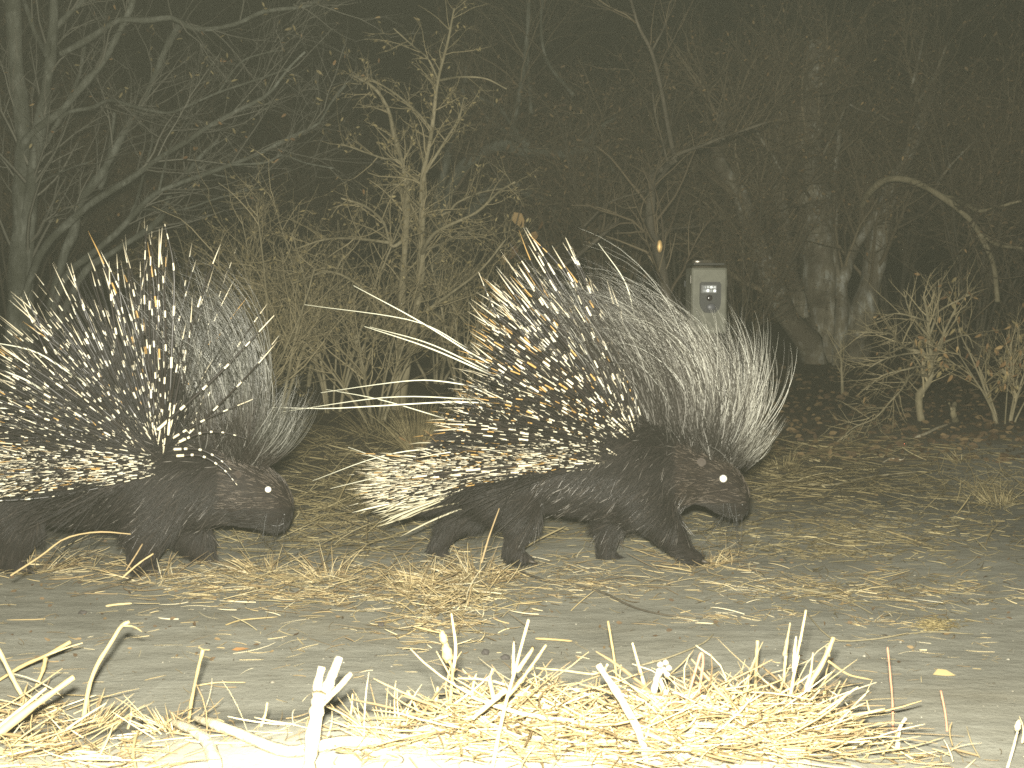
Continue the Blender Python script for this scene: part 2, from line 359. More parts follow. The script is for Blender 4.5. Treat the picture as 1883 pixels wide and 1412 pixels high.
traced_tree('bare_tree', 'big pale grey tree with many spreading bare boughs behind the porcupine with white quills', 'tree', ground_at(40, 6.0), [
    ('trunk', [(20, 745), (28, 600), (35, 470), (40, 360), (42, 240), (30, 120), (22, -20)], 0, 0, 37.4, 26.5),
    ('trunk', [(60, 745), (50, 620), (48, 500), (55, 380), (62, 300), (85, 160), (95, 90), (100, -20)], -.1, .1, 31.2, 15.6),
    ('branch', [(75, 740), (90, 600)] + z4((340, 1400), (400, 1250), (440, 1080), (540, 950), (600, 850), (700, 660), (740, 600)), .1, .2, 20.3, 11.7),
    ('branch', [(40, 560)] + z4((230, 1350), (400, 1180), (520, 1080), (700, 970), (850, 860), (1000, 770), (1150, 670), (1300, 590), (1450, 510), (1560, 370), (1650, 280)), -.1, -.6, 15.6, 3.9),
    ('branch', [(90, 600)] + z4((350, 1500), (500, 1370), (640, 1250), (750, 1130), (850, 1040), (1000, 980), (1250, 890), (1400, 830), (1550, 750), (1720, 670), (1780, 570), (1870, 460)), -.1, -.7, 14.0, 3.1),
    ('branch', [(100, 610)] + z4((450, 1480), (600, 1370), (850, 1200), (920, 1050), (1000, 950), (1080, 850), (1180, 760)), .0, .2, 14.0, 6.2),
    ('branch', z4((120, 800), (170, 720), (330, 600), (450, 460), (560, 330), (620, 220), (700, 60), (730, -40)), 0, -.2, 14.0, 10.9),
    ('branch', z4((130, 1080), (150, 980), (200, 850), (300, 680), (380, 520), (430, 400), (460, 240)), 0, .3, 11.7, 5.5),
    ('branch', z4((330, 290), (480, 210), (640, 110), (800, 110), (930, 95), (1030, 150), (1150, 155), (1300, 120), (1430, 60), (1650, 35), (1740, -10)), -.1, -.5, 11.7, 6.2),
    ('branch', z4((760, 620), (790, 520), (840, 400), (880, 300), (930, 200), (970, 130)), .2, .3, 8.6, 12.5),
    ('branch', z4((300, 680), (360, 610), (500, 580), (600, 540), (740, 580), (900, 610), (1000, 580), (1180, 500), (1420, 420), (1560, 370)), -.1, -.4, 7.8, 3.1),
    ('branch', z4((540, 1020), (570, 950), (600, 760), (620, 600)), .2, .3, 8.6, 6.2),
    ('branch', z4((750, 1130), (880, 1135), (1000, 1130), (1150, 1080), (1260, 1050), (1400, 1010)), -.3, -.5, 4.7, 2.3),
    ('branch', z4((1250, 890), (1430, 880), (1530, 840), (1650, 880), (1800, 910)), -.5, -.6, 4.7, 2.3),
    ('branch', z4((700, 1180), (740, 1080), (780, 930), (830, 750)), .1, .3, 7.0, 3.9),
    ('branch', z4((1180, 500), (1300, 340), (1420, 290), (1530, 270)), -.4, -.5, 3.9, 2.0),
    ('branch', z4((150, 1030), (250, 970), (380, 910), (500, 870)), 0, -.3, 4.7, 2.3),
    ('branch', z4((860, 1030), (890, 900), (930, 760)), -.4, -.4, 4.7, 2.3),
    ('branch', z4((1050, 890), (1150, 940), (1250, 960)), -.3, -.2, 4.7, 2.0),
    ('branch', z4((250, 300), (270, 200), (330, 120), (420, 30), (520, -60)), 0, .1, 12.5, 7.8),
    ('branch', z4((240, 270), (190, 180), (150, 60), (120, -30)), 0, .2, 10.9, 7.0),
  ], 6.0, M['bark_grey'], M['twig_grey'], [
    dict(n=170, lr=(.25, .7), ar=(.35, .9), up=.18, ratio=.42, wig=.13, rmin=.0022),
    dict(n=620, lr=(.12, .38), ar=(.4, .9), up=.1, ratio=.6, wig=.16, rmin=.0013),
    dict(n=700, lr=(.06, .18), ar=(.4, .9), up=.0, ratio=.6, wig=.16, rmin=.0009)],
    [(110, (.018, .034), .9, .36, M['leaf_dry']), (190, (.018, .036), .9, .34, M['leaf_olive'])])

traced_tree('slender_sapling', 'tall tan sapling with two upright thorny stems between the two porcupines', 'sapling', ground_at(735, 5.6), [
    ('trunk', [(725, 790), (731, 700), (736, 620)] + z5((485, 1390), (500, 1180), (508, 920), (490, 830), (440, 650), (410, 530), (340, 430), (230, 370)), 0, .1, 17, 4),
    ('trunk', [(728, 790), (755, 640)] + z5((575, 1390), (580, 1150), (585, 900), (600, 800), (630, 640), (660, 400), (710, 200), (740, 40)), 0, -.2, 17, 3),
    ('branch', z5((660, 400), (730, 385), (800, 380), (900, 390), (1000, 440)), -.1, -.3, 5, 2),
    ('branch', z5((628, 640), (570, 570), (520, 520), (430, 450), (330, 390)), -.1, 0, 5, 2.5),
    ('branch', z5((660, 390), (610, 290), (540, 230), (440, 140)), -.15, -.4, 4, 2),
    ('branch', z5((600, 850), (700, 690), (760, 590), (790, 480)), -.1, -.2, 6, 2.5),
    ('branch', z5((580, 1250), (620, 1180), (680, 1130), (850, 1050), (960, 950), (1040, 900)), -.1, -.5, 8, 3),
    ('branch', z5((590, 1240), (690, 1200), (800, 1150), (880, 1130)), -.1, -.6, 5, 2),
    ('branch', z5((500, 1180), (430, 1215), (390, 1100), (300, 1020), (180, 980)), 0, -.3, 8, 3),
    ('branch', z5((420, 1200), (250, 1180), (100, 1185), (-40, 1230)), -.1, -.4, 6, 2.5),
    ('branch', z5((600, 850), (540, 890), (480, 910), (340, 915)), 0, .2, 5, 2),
    ('branch', z5((500, 900), (470, 800), (380, 780), (180, 710)), 0, -.2, 6, 2),
    ('branch', z5((580, 1060), (700, 1055), (760, 1000), (880, 950), (1000, 930)), .1, .2, 5, 2),
    ('branch', [(737, 610), (800, 560), (880, 500), (930, 440)], -.1, -.3, 7, 3),
    ('branch', [(745, 600), (680, 540), (610, 500), (540, 520)], -.1, -.5, 7, 3),
  ], 5.6, M['bark_tan'], M['twig_tan'], [
    dict(n=300, lr=(.07, .3), ar=(.6, 1.3), up=.12, ratio=.5, wig=.14, rmin=.0014),
    dict(n=900, lr=(.03, .12), ar=(.5, 1.2), up=.05, ratio=.6, wig=.16, rmin=.0009)],
    [(1100, (.010, .024), .35, .42, M['leaf_olive'])])

for i, (u, Yd, nst, H, sp, lab) in enumerate([
        (505, 5.2, 6, .92, .40, 'dense twiggy olive bush just behind the crest of the porcupine with white quills'),
        (610, 5.5, 7, 1.05, .5, 'tangled thorny bush at the foot of the slender tan sapling, on its crest side'),
        (850, 5.9, 6, .80, .5, 'twiggy tan bush rising behind the long white bristles of the golden porcupine'),
        (455, 5.0, 6, .55, .4, 'low thorny bush hugging the ground behind the head of the following porcupine'), (690, 5.2, 7, .55, .35, 'low thorny bush right at the base of the slender tan sapling'),
        (560, 6.5, 7, .85, .5, 'thorny bush farther back, seen through the bushes left of the sapling'), (800, 6.6, 7, .8, .5, 'thorny bush farther back, just right of the sapling stems'),
        (400, 6.6, 6, 1.0, .5, 'dim twiggy bush behind the fan of white quills under the big pale grey tree')]):
    shrub('thorn_bush', lab, 'bush', ground_at(u, Yd), nst, H, sp, .008, M['bark_tan'], M['twig_tan'], [
        dict(n=80, lr=(.2, .5), ar=(.4, 1.0), up=.15, ratio=.6, wig=.16, rmin=.0024),
        dict(n=190, lr=(.08, .30), ar=(.5, 1.2), up=.05, ratio=.6, wig=.2, rmin=.0014),
        dict(n=260, lr=(.04, .12), ar=(.5, 1.2), up=0, ratio=.6, wig=.2, rmin=.0009)],
        [(330, (.010, .026), .4, .36, M['leaf_olive'])], 'thorny bushes across the middle')

traced_tree('crooked_tree', 'crooked grey tree with an arching bough in the dark behind the golden quills', 'tree', ground_at(800, 8.2), [
    ('trunk', [(800, 680), (802, 560)] + z5((650, 1300), (680, 1080), (700, 1000), (760, 860), (850, 770), (980, 720), (1100, 750), (1300, 750)), 0, -.3, 24, 22),
    ('branch', z5((1300, 750), (1400, 690), (1480, 620), (1550, 580)), -.3, -.4, 16, 6),
    ('branch', z5((1300, 755), (1400, 740), (1490, 750), (1530, 850)), -.3, -.2, 14, 6),
    ('trunk', z5((650, 1200), (660, 1000), (690, 850), (720, 720), (760, 600), (790, 430), (800, 330)), .2, .3, 20, 7),
    ('branch', z5((1110, 720), (1000, 650), (920, 600), (880, 560)), -.3, -.2, 16, 7),
    ('branch', z5((1100, 720), (1040, 640), (960, 530), (860, 480), (820, 420)), -.3, -.1, 10, 5),
    ('branch', z5((1030, 620), (1060, 480), (1090, 300), (1105, 120), (1110, -30)), -.3, -.2, 11, 7),
    ('branch', z5((1120, 560), (1110, 380), (1100, 200)), -.1, 0, 8, 4),
    ('branch', z5((1330, 470), (1200, 300), (1170, 120), (1180, -20)), -.3, -.4, 8, 4),
    ('branch', z5((790, 1200), (830, 1050), (900, 960), (1020, 920), (1150, 980), (1250, 1060)), 0, -.1, 28, 14),
  ], 8.2, M['bark_grey'], M['twig_brown'], [
    dict(n=110, lr=(.3, .8), ar=(.4, 1.0), up=.2, ratio=.4, wig=.15, rmin=.0024),
    dict(n=420, lr=(.15, .45), ar=(.4, 1.0), up=.1, ratio=.6, wig=.16, rmin=.0015),
    dict(n=700, lr=(.08, .2), ar=(.4, 1.0), up=0, ratio=.6, wig=.16, rmin=.001)],
    [(160, (.02, .04), .5, .4, M['leaf_brown'])])

# large curled brown leaves hanging in front of the crooked tree
t = thing('leafy_sprig', 'sprig of big curled tan leaves hanging above the golden quills', 'sprig', W(955, 430, 6.2) * [1, 1, 0] + [0, 0, float(gz(0, 6.2))])
sp0 = W(cr([(935, 620), (930, 520), (945, 430), (960, 375)], 8)[:, 0], cr([(935, 620), (930, 520), (945, 430), (960, 375)], 8)[:, 1], 6.2)
add_tubes('stem', sp0[None], np.linspace(.008, .003, 8)[None], M['twig_brown'], t, 5)
for (u, v, s) in [(945, 390, .1), (960, 405, .09), (935, 432, .08), (998, 405, .06), (985, 425, .06), (950, 450, .08), (975, 455, .08), (930, 465, .07)]:
    V, F, A = leaf_mesh(W(np.array([u]), np.array([v]), 6.2), np.array([[rng.uniform(-.6, .6), .3, -.8]]), np.array([s]), .6)
    link('leaf', mk_mesh('leaf', V - np.array(t.location), None, F, A, M['leaf_dry']), t)

traced_tree('pole_tree', 'thin straight grey tree standing right behind the camera box with a long pale switch', 'tree', ground_at(1218, 5.6), [
    ('trunk', [(1225, 720), (1228, 600), (1222, 520), (1208, 450), (1196, 410), (1199, 330), (1200, 320)], 0, 0, 22, 15),
    ('branch', [(1202, 345), (1225, 312), (1245, 285), (1290, 268), (1330, 252), (1410, 225)], 0, -.2, 8, 4),
    ('branch', z6((-10, 895), (60, 850), (120, 810)), 0, -.1, 9, 9),
    ('branch', [(1242, 296), (1230, 240), (1215, 160), (1198, 95), (1175, 50), (1160, 0), (1150, -30)], 0, -.1, 9, 4),
    ('branch', [(1228, 300), (1218, 260), (1206, 215), (1200, 170)], 0, .1, 5, 3),
    ('branch', [(1005, 500), (1045, 482), (1080, 455), (1110, 430), (1138, 405)], .2, .1, 7, 7),
    ('branch', [(1075, 415), (1110, 380), (1135, 366), (1190, 350)], .2, .1, 4, 3),
    ('branch', [(1205, 440), (1222, 425), (1245, 420), (1290, 415)], .1, .2, 5, 3),
    ('branch', [(1198, 95), (1225, 40), (1240, -20)], 0, .2, 4, 3),
  ], 5.6, M['bark_dark'], M['twig_brown'], [
    dict(n=70, lr=(.2, .5), ar=(.4, 1.0), up=.1, ratio=.45, wig=.15, rmin=.0016),
    dict(n=260, lr=(.1, .3), ar=(.4, 1.0), up=.05, ratio=.6, wig=.16, rmin=.001)], None)
chip = W(1213, 453, 5.5)
bm = bmesh.new(); bmesh.ops.create_icosphere(bm, subdivisions=3, radius=1)
for v_ in bm.verts:
    c_ = v_.co; c_.z += .25 * c_.x * c_.x; c_.x *= (.75 if c_.z > .2 else 1); v_.co = c_
bmesh.ops.scale(bm, vec=(.014, .008, .028), verts=bm.verts)
o = solid('reflector_tag', bm, plain('amber_reflector', (.75, .5, .2), .5, .35), None, True); o.location = [float(x) for x in chip]
tag(o, 'small bright amber tag on the thin tree above the camera box', 'tag')

traced_tree('thick_tree', 'thick tree of several mottled trunks in the shadow behind the camera box', 'tree', ground_at(1535, 8.0), [
    ('trunk', [(1520, 720), (1520, 640)] + z8((770, 900), (730, 700), (710, 500), (700, 320), (690, 220), (660, 100), (640, -100), (680, -400), (700, -700)), 0, 0, 98, 40),
    ('trunk', [(1515, 720), (1490, 640)] + z8((620, 1000), (520, 880), (460, 740), (390, 560), (300, 330), (240, 140), (150, 40), (120, -80), (160, -300)), -.2, -.3, 52, 20),
    ('trunk', [(1555, 720), (1575, 640)] + z8((940, 950), (980, 800), (1020, 620), (1060, 440), (1100, 250), (1140, 120), (1250, -100), (1350, -400)), -.1, .1, 60, 18),
    ('trunk', [(1540, 700)] + z8((840, 900), (840, 700), (880, 580), (920, 480), (990, 380), (1060, 260)), -.3, -.2, 30, 14),
    ('trunk', z8((830, 800), (820, 640), (800, 500), (805, 320), (800, 100), (830, -200)), -.25, -.2, 12, 8),
    ('trunk', z8((620, 900), (560, 700), (530, 500), (500, 300), (470, 100), (480, -200), (520, -500)), -.1, .2, 34, 12),
    ('branch', z8((960, 240), (990, 180), (1040, 130), (1110, 90), (1220, 95), (1330, 140), (1420, 195), (1510, 260), (1600, 350), (1670, 470), (1720, 600), (1740, 800)), -.3, -1.3, 14, 9, 'bark_tan'),
    ('branch', z8((1420, 190), (1510, 210), (1560, 240), (1640, 275), (1750, 250), (1880, 215)), -.7, -1.2, 9, 5, 'bark_tan'),
    ('branch', z8((1540, 290), (1640, 400), (1740, 470), (1880, 490)), -.8, -1.2, 8, 5, 'bark_tan'),
    ('branch', z8((1630, 275), (1700, 330), (1740, 410)), -.7, -.9, 5, 3),
    ('branch', z8((1380, 150), (1420, 80), (1480, 0), (1600, -120)), -.5, -.6, 6, 3),
    ('branch', z6((860, 790), (910, 690), (950, 610), (980, 540)), -.4, -.3, 5, 3),
    ('branch', z6((500, 620), (560, 720), (610, 790), (660, 880)), -.3, -.3, 6, 4),
    ('branch', z6((850, 470), (900, 380), (940, 290)), 0, 0, 18, 12),
    ('branch', z6((1310, 450), (1350, 300), (1380, 150)), -.2, -.1, 6, 4),
    ('branch', z6((1350, 510), (1430, 380), (1490, 230)), -.1, 0, 8, 4),
    ('branch', z6((1000, 530), (1060, 560), (1130, 570), (1200, 610)), -.3, -.5, 4, 3),
    ('branch', z6((350, 710), (400, 680), (500, 650), (580, 620)), -.6, -.7, 4, 2),
  ], 8.0, M['bark_pale'], M['twig_brown'], [
    dict(n=230, lr=(.4, 1.1), ar=(.4, 1.1), up=.25, ratio=.35, wig=.16, rmin=.0026, tmin=.35),
    dict(n=1700, lr=(.2, .6), ar=(.4, 1.0), up=.1, ratio=.6, wig=.18, rmin=.0016),
    dict(n=4200, lr=(.08, .28), ar=(.4, 1.0), up=0, ratio=.6, wig=.18, rmin=.001)],
    [(6500, (.012, .032), .5, .42, M['leaf_brown']), (900, (.015, .03), .5, .42, M['leaf_dry'])])

# dim tangle of bushes behind and around
tangle = [dict(n=120, lr=(.3, .8), ar=(.4, 1.0), up=.2, ratio=.5, wig=.17, rmin=.0022),
          dict(n=700, lr=(.15, .45), ar=(.4, 1.1), up=.05, ratio=.6, wig=.18, rmin=.0014),
          dict(n=1500, lr=(.06, .2), ar=(.4, 1.1), up=0, ratio=.6, wig=.18, rmin=.001)]
def clone(o, loc, rz, sc, label=None, parent=None):
    c = o.copy(); COL.objects.link(c)
    if parent is None:
        c.location = [float(x) for x in loc]; c.rotation_euler = (0, 0, rz); c.scale = (sc, sc, sc)
        if label: c['label'] = label
    else: c.parent = parent
    for ch in o.children: clone(ch, None, None, None, None, c)
    return c
GB = 'dim brown bushes in the dark thicket'
b1 = shrub('thicket_bush', 'brown leafy bush crowding the thin tree behind the camera box', 'bush', ground_at(1120, 7.2), 9, 1.7, .8, .012, M['bark_dark'], M['twig_brown'], tangle, [(2300, (.012, .034), .6, .4, M['leaf_brown'])], GB)
b2 = shrub('thicket_bush', 'brown bush filling the dark between the thick mottled trunks and the frame edge', 'bush', ground_at(1790, 7.4), 9, 1.9, .8, .012, M['bark_dark'], M['twig_brown'], tangle, [(1500, (.012, .034), .6, .4, M['leaf_brown'])], GB)
for (src, u, Yd, rz, s, lab) in [
        (b1, 1360, 6.9, 2.1, .62, 'low brown bush tucked between the camera box and the thick mottled trunks'),
        (b2, 1640, 9.6, 4.0, 1.1, 'tall brown bush seen behind the thick mottled trunks'),
        (b1, 1000, 9.8, 1.0, 1.2, 'brown bush behind the arching bough of the crooked grey tree'),
        (b2, 620, 10.2, 3.3, 1.0, 'faint bush deep in the dark behind the slender tan sapling'),
        (b1, 250, 8.8, 5.0, 1.0, 'faint bush deep in the dark behind the big pale grey tree'),
        (b2, 30, 8.0, .4, 1.1, 'bush at the frame edge behind the trunks of the big pale grey tree'),
        (b1, 1460, 10.4, 2.9, 1.25, 'farthest tall bush, straight behind the thick mottled trunks'),
        (b2, 1250, 8.8, 5.6, 1.05, 'tall bush in the dark between the thin tree and the thick mottled trunks'),
        (b1, 1870, 9.2, 1.7, 1.2, 'tall bush in the dark behind the arching pale branch by the frame edge'),
        (b2, 1130, 11.5, .9, 1.3, 'farthest bush, behind the thin tree and its pale switch')]:
    clone(src, ground_at(u, Yd), rz, s, lab)

# small leafless tree at the edge of the sand
traced_tree('small_bare_tree', 'small leafless twisted sapling with a ball of spiky twigs by the sandy bank', 'sapling', ground_at(1697, 5.05), [
    ('trunk', [(1700, 800)] + zs((1020, 880), (990, 760), (980, 600), (1020, 540), (1070, 470), (1085, 380), (1085, 260), (1075, 130), (1060, 0), (1050, -120), (1020, -260)), 0, .05, 17, 4),
    ('branch', zs((1085, 290), (1130, 220), (1170, 150), (1195, 60), (1240, -40), (1300, -160)), 0, -.1, 8, 3),
    ('branch', zs((1075, 275), (990, 220), (880, 190), (800, 130), (740, 65), (600, 55), (460, 50)), 0, -.15, 7, 2),
    ('branch', zs((1070, 375), (990, 345), (870, 370), (700, 410), (600, 470), (530, 545)), 0, -.2, 5, 2),
    ('branch', zs((1055, 425), (960, 415), (900, 430), (830, 540), (740, 640), (600, 790), (420, 870), (280, 990)), 0, -.45, 4.5, 2),
    ('branch', zs((1075, 390), (1170, 335), (1260, 330)), 0, -.1, 5, 3),
    ('branch', zs((980, 225), (850, 240), (690, 280), (560, 350)), -.1, -.2, 4, 2),
    ('branch', zs((1170, 150), (1290, 100), (1400, 80), (1450, 190)), -.05, -.1, 4, 2),
    ('branch', zs((1075, 100), (970, -20), (900, -130), (850, -300)), 0, .1, 5, 2),
    ('branch', zs((1080, 60), (1130, -100), (1150, -250), (1150, -400)), 0, .1, 5, 2),
    ('branch', zs((1060, 110), (990, 110), (870, 160), (760, 200)), 0, .1, 4, 2),
    ('branch', zs((1070, -60), (1180, -150), (1330, -230), (1420, -270)), 0, -.1, 4, 2),
    ('branch', zs((1060, -40), (940, -80), (780, -110), (620, -60)), 0, -.1, 4, 2),
  ], 5.05, M['bark_tan'], M['twig_tan'], [
    dict(n=150, lr=(.08, .22), ar=(.4, 1.0), up=.12, ratio=.6, wig=.08, rmin=.0014, tmin=.3),
    dict(n=330, lr=(.05, .15), ar=(.4, 1.0), up=.05, ratio=.7, wig=.08, rmin=.0009)], [(30, (.015, .03), .7, .4, M['leaf_dry'])])

shrub('withered_bush', 'bush of drooping withered tan leaves at the frame edge beside the small leafless sapling', 'bush', ground_at(1850, 4.95), 8, .42, .28, .006, M['bark_tan'], M['twig_tan'], [
    dict(n=60, lr=(.15, .35), ar=(.4, 1.0), up=.1, ratio=.6, wig=.16, rmin=.0016),
    dict(n=200, lr=(.06, .2), ar=(.4, 1.0), up=0, ratio=.6, wig=.16, rmin=.001)],
    [(170, (.02, .042), 1.6, .36, M['leaf_olive']), (170, (.02, .04), 1.6, .36, M['leaf_dry'])])
shrub('thin_seedling', 'thin bare seedling standing before the thick mottled trunks', 'seedling', ground_at(1552, 6.2), 1, .35, .06, .009, M['bark_tan'], M['twig_tan'], [
    dict(n=8, lr=(.1, .25), ar=(.5, 1.0), up=.2, ratio=.6, wig=.12, rmin=.0014), dict(n=20, lr=(.05, .12), ar=(.4, 1.0), up=0, ratio=.6, wig=.12)], None)
t = thing('broken_stump', 'short split broken stump beside the small leafless sapling', 'stump', ground_at(1757, 5.0))
limb(t, 'trunk', zs((1320, 850), (1285, 790), (1275, 720), (1290, 660)), 5.0, 5.0, 13, 9, M['bark_tan'])
limb(t, 'split', zs((1280, 740), (1255, 700), (1240, 660)), 5.0, 4.98, 6, 3, M['bark_tan'])
# fallen sticks on the far sand
def lying(name, label, cat, pts, w0, w1, mat, lift=.006, group=None, n=14, sides=6):
    uv = cr(pts, n); P = G(uv[:, 0], uv[:, 1], lift); R = np.linspace(w0, w1, n) / 2 / FPX * P[:, 1]; R[0] *= .6; R[-1] *= .4
    base = P[0]; V, Q, A = tubes(P[None], R[None], sides); V += rng.normal(size=V.shape) * R.mean() * .08
    o = link(name, mk_mesh(name, V - base, Q, None, A, mat)); o.location = [float(x) for x in base]; return tag(o, label, cat, group)
lying('fallen_stick', 'pale stick lying on the ground at the foot of the small leafless sapling', 'stick', zs((950, 970), (1040, 935), (1120, 895), (1250, 845)), 7, 4, M['stalk_pale'])
lying('fallen_stick', 'thin pale twig lying before the dark soil, below the small leafless sapling', 'stick', zs((670, 1185), (740, 1150), (840, 1160), (870, 1100)), 3, 2, M['stalk_pale'])
lying('fallen_stick', 'long crooked grey branch lying on soil ahead of the golden muzzle', 'stick', [(1385, 905), (1450, 888), (1520, 896), (1600, 880), (1690, 870)], 6, 3, M['bark_tan'])
# ------------------------------------------------------------------ camera box on its post
Yc = 4.35
pc = W(1304, 553, Yc)
def case_mat(name, c1, c2):
    m, n, l, b = new_mat(name); l.new(ramp(n, l, noise(n, l, 30, 4, .6), [(.35, c1), (.65, c2)]), b.inputs['Base Color']); b.inputs['Roughness'].default_value = .6; return m
M['case'] = case_mat('case', (.095, .093, .071), (.132, .13, .10)); M['bezel'] = plain('bezel', (.03, .03, .03), .5)
ct = thing('camera_trap', 'grey box-shaped trail camera on a dark post behind the porcupine crest', 'camera', pc)
ct.rotation_euler = (0, 0, math.radians(7))
solid('case', box_bm(0, .04, 0, .128, .085, .232, .006), M['case'], ct, False)
solid('door_flange', box_bm(-.002, -.006, 0, .118, .008, .222, .003), M['case'], ct)
bm = bmesh.new()                                                         # dark face plate, rounded above and tapering below
prof = [(-.042, .058), (-.036, .066), (.036, .066), (.042, .058), (.042, -.01), (.036, -.028), (.02, -.042), (-.02, -.042), (-.036, -.028), (-.042, -.01)]
vs = [bm.verts.new((x * .9, -.0105, z)) for x, z in prof]; f = bm.faces.new(vs); f.normal_update()
ex = bmesh.ops.extrude_face_region(bm, geom=[f]); bmesh.ops.translate(bm, vec=(0, -.006, 0), verts=[v for v in ex['geom'] if isinstance(v, bmesh.types.BMVert)])
bmesh.ops.recalc_face_normals(bm, faces=bm.faces); fp = solid('face_plate', bm, M['bezel'], ct)
solid('flash_frame', box_bm(-.006, -.019, .041, .056, .004, .03, .002), plain('flash_grey', (.12, .12, .12), .5), ct)
mir = plain('flash_reflector', (.8, .83, .85), .5, 1.0)
for i in range(4):
    for j in range(2):
        bm = box_bm(0, 0, 0, .0100, .003, .0105, .001, 1); o = solid('reflector_cell', bm, mir, fp)
        o.location = (-.0235 + i * .0122, -.0225, .0350 + j * .0125); o.rotation_euler = (rng.uniform(-.35, .35), 0, math.radians(-22) + rng.uniform(-.45, .45))
bm = bmesh.new(); bmesh.ops.create_uvsphere(bm, u_segments=20, v_segments=12, radius=.011); bmesh.ops.scale(bm, vec=(1, .6, 1), verts=bm.verts)
o = solid('lens', bm, plain('lens_glass', (.02, .015, .02), .18, .0, 1.0), ct, True); o.location = (-.004, -.018, .010)
bm = bmesh.new(); bmesh.ops.create_uvsphere(bm, u_segments=20, v_segments=12, radius=.017); bmesh.ops.scale(bm, vec=(1, .45, .8), verts=bm.verts)
o = solid('motion_sensor', bm, plain('sensor_grey', (.075, .075, .085), .45), ct, True); o.location = (.003, -.017, -.022)
solid('rain_hood', box_bm(-.008, .03, .128, .112, .11, .008, .003), plain('hood', (.03, .028, .024), .5), ct)
bm = bmesh.new(); bmesh.ops.create_cone(bm, segments=10, radius1=.006, radius2=.004, depth=.028, cap_ends=True); bmesh.ops.rotate(bm, cent=(0, 0, 0), matrix=Matrix.Rotation(math.pi / 2, 3, 'Y'), verts=bm.verts)
o = solid('hood_bolt', bm, plain('steel_bolt', (.8, .72, .62), .45, 1.0), ct, True); o.location = (-.045, -.02, .1365)
lm_ = plain('latch_metal', (.09, .085, .07), .4, .6)
for s in (-1, 1):
    solid('latch', box_bm(.066, .02, s * .062, .006, .022, .026, .0015), lm_, ct); solid('hinge', box_bm(-.066, .004, s * .075, .006, .012, .03, .0015), lm_, ct)
    solid('strap', box_bm(0, .088, s * .06, .135, .004, .022, .001), plain('strap_black', (.02, .02, .02), .7), ct)
pb = np.array([pc[0] + .0, Yc + .135, 0]); pb[2] = float(gz(pb[0], pb[1]))
post = thing('wooden_post', 'dark round wooden post holding the grey camera box', 'post', pb)
bm = bmesh.new(); bmesh.ops.create_cone(bm, segments=14, radius1=.048, radius2=.043, depth=.72, cap_ends=True)
o = solid('shaft', bm, M['bark_dark'], post, True); o.location = (0, 0, .33)

# ------------------------------------------------------------------ porcupines
def quill_curve(root, tip, sag, K):
    s = np.linspace(0, 1, K)[None, :, None]
    return root[:, None] * (1 - s) + tip[:, None] * s + sag[:, None] * (s * (1 - s) * 4)
QPROF = lambda K: np.interp(np.linspace(0, 1, K), [0, .05, .3, .7, .93, 1], [.55, .8, 1, .9, .45, .04])

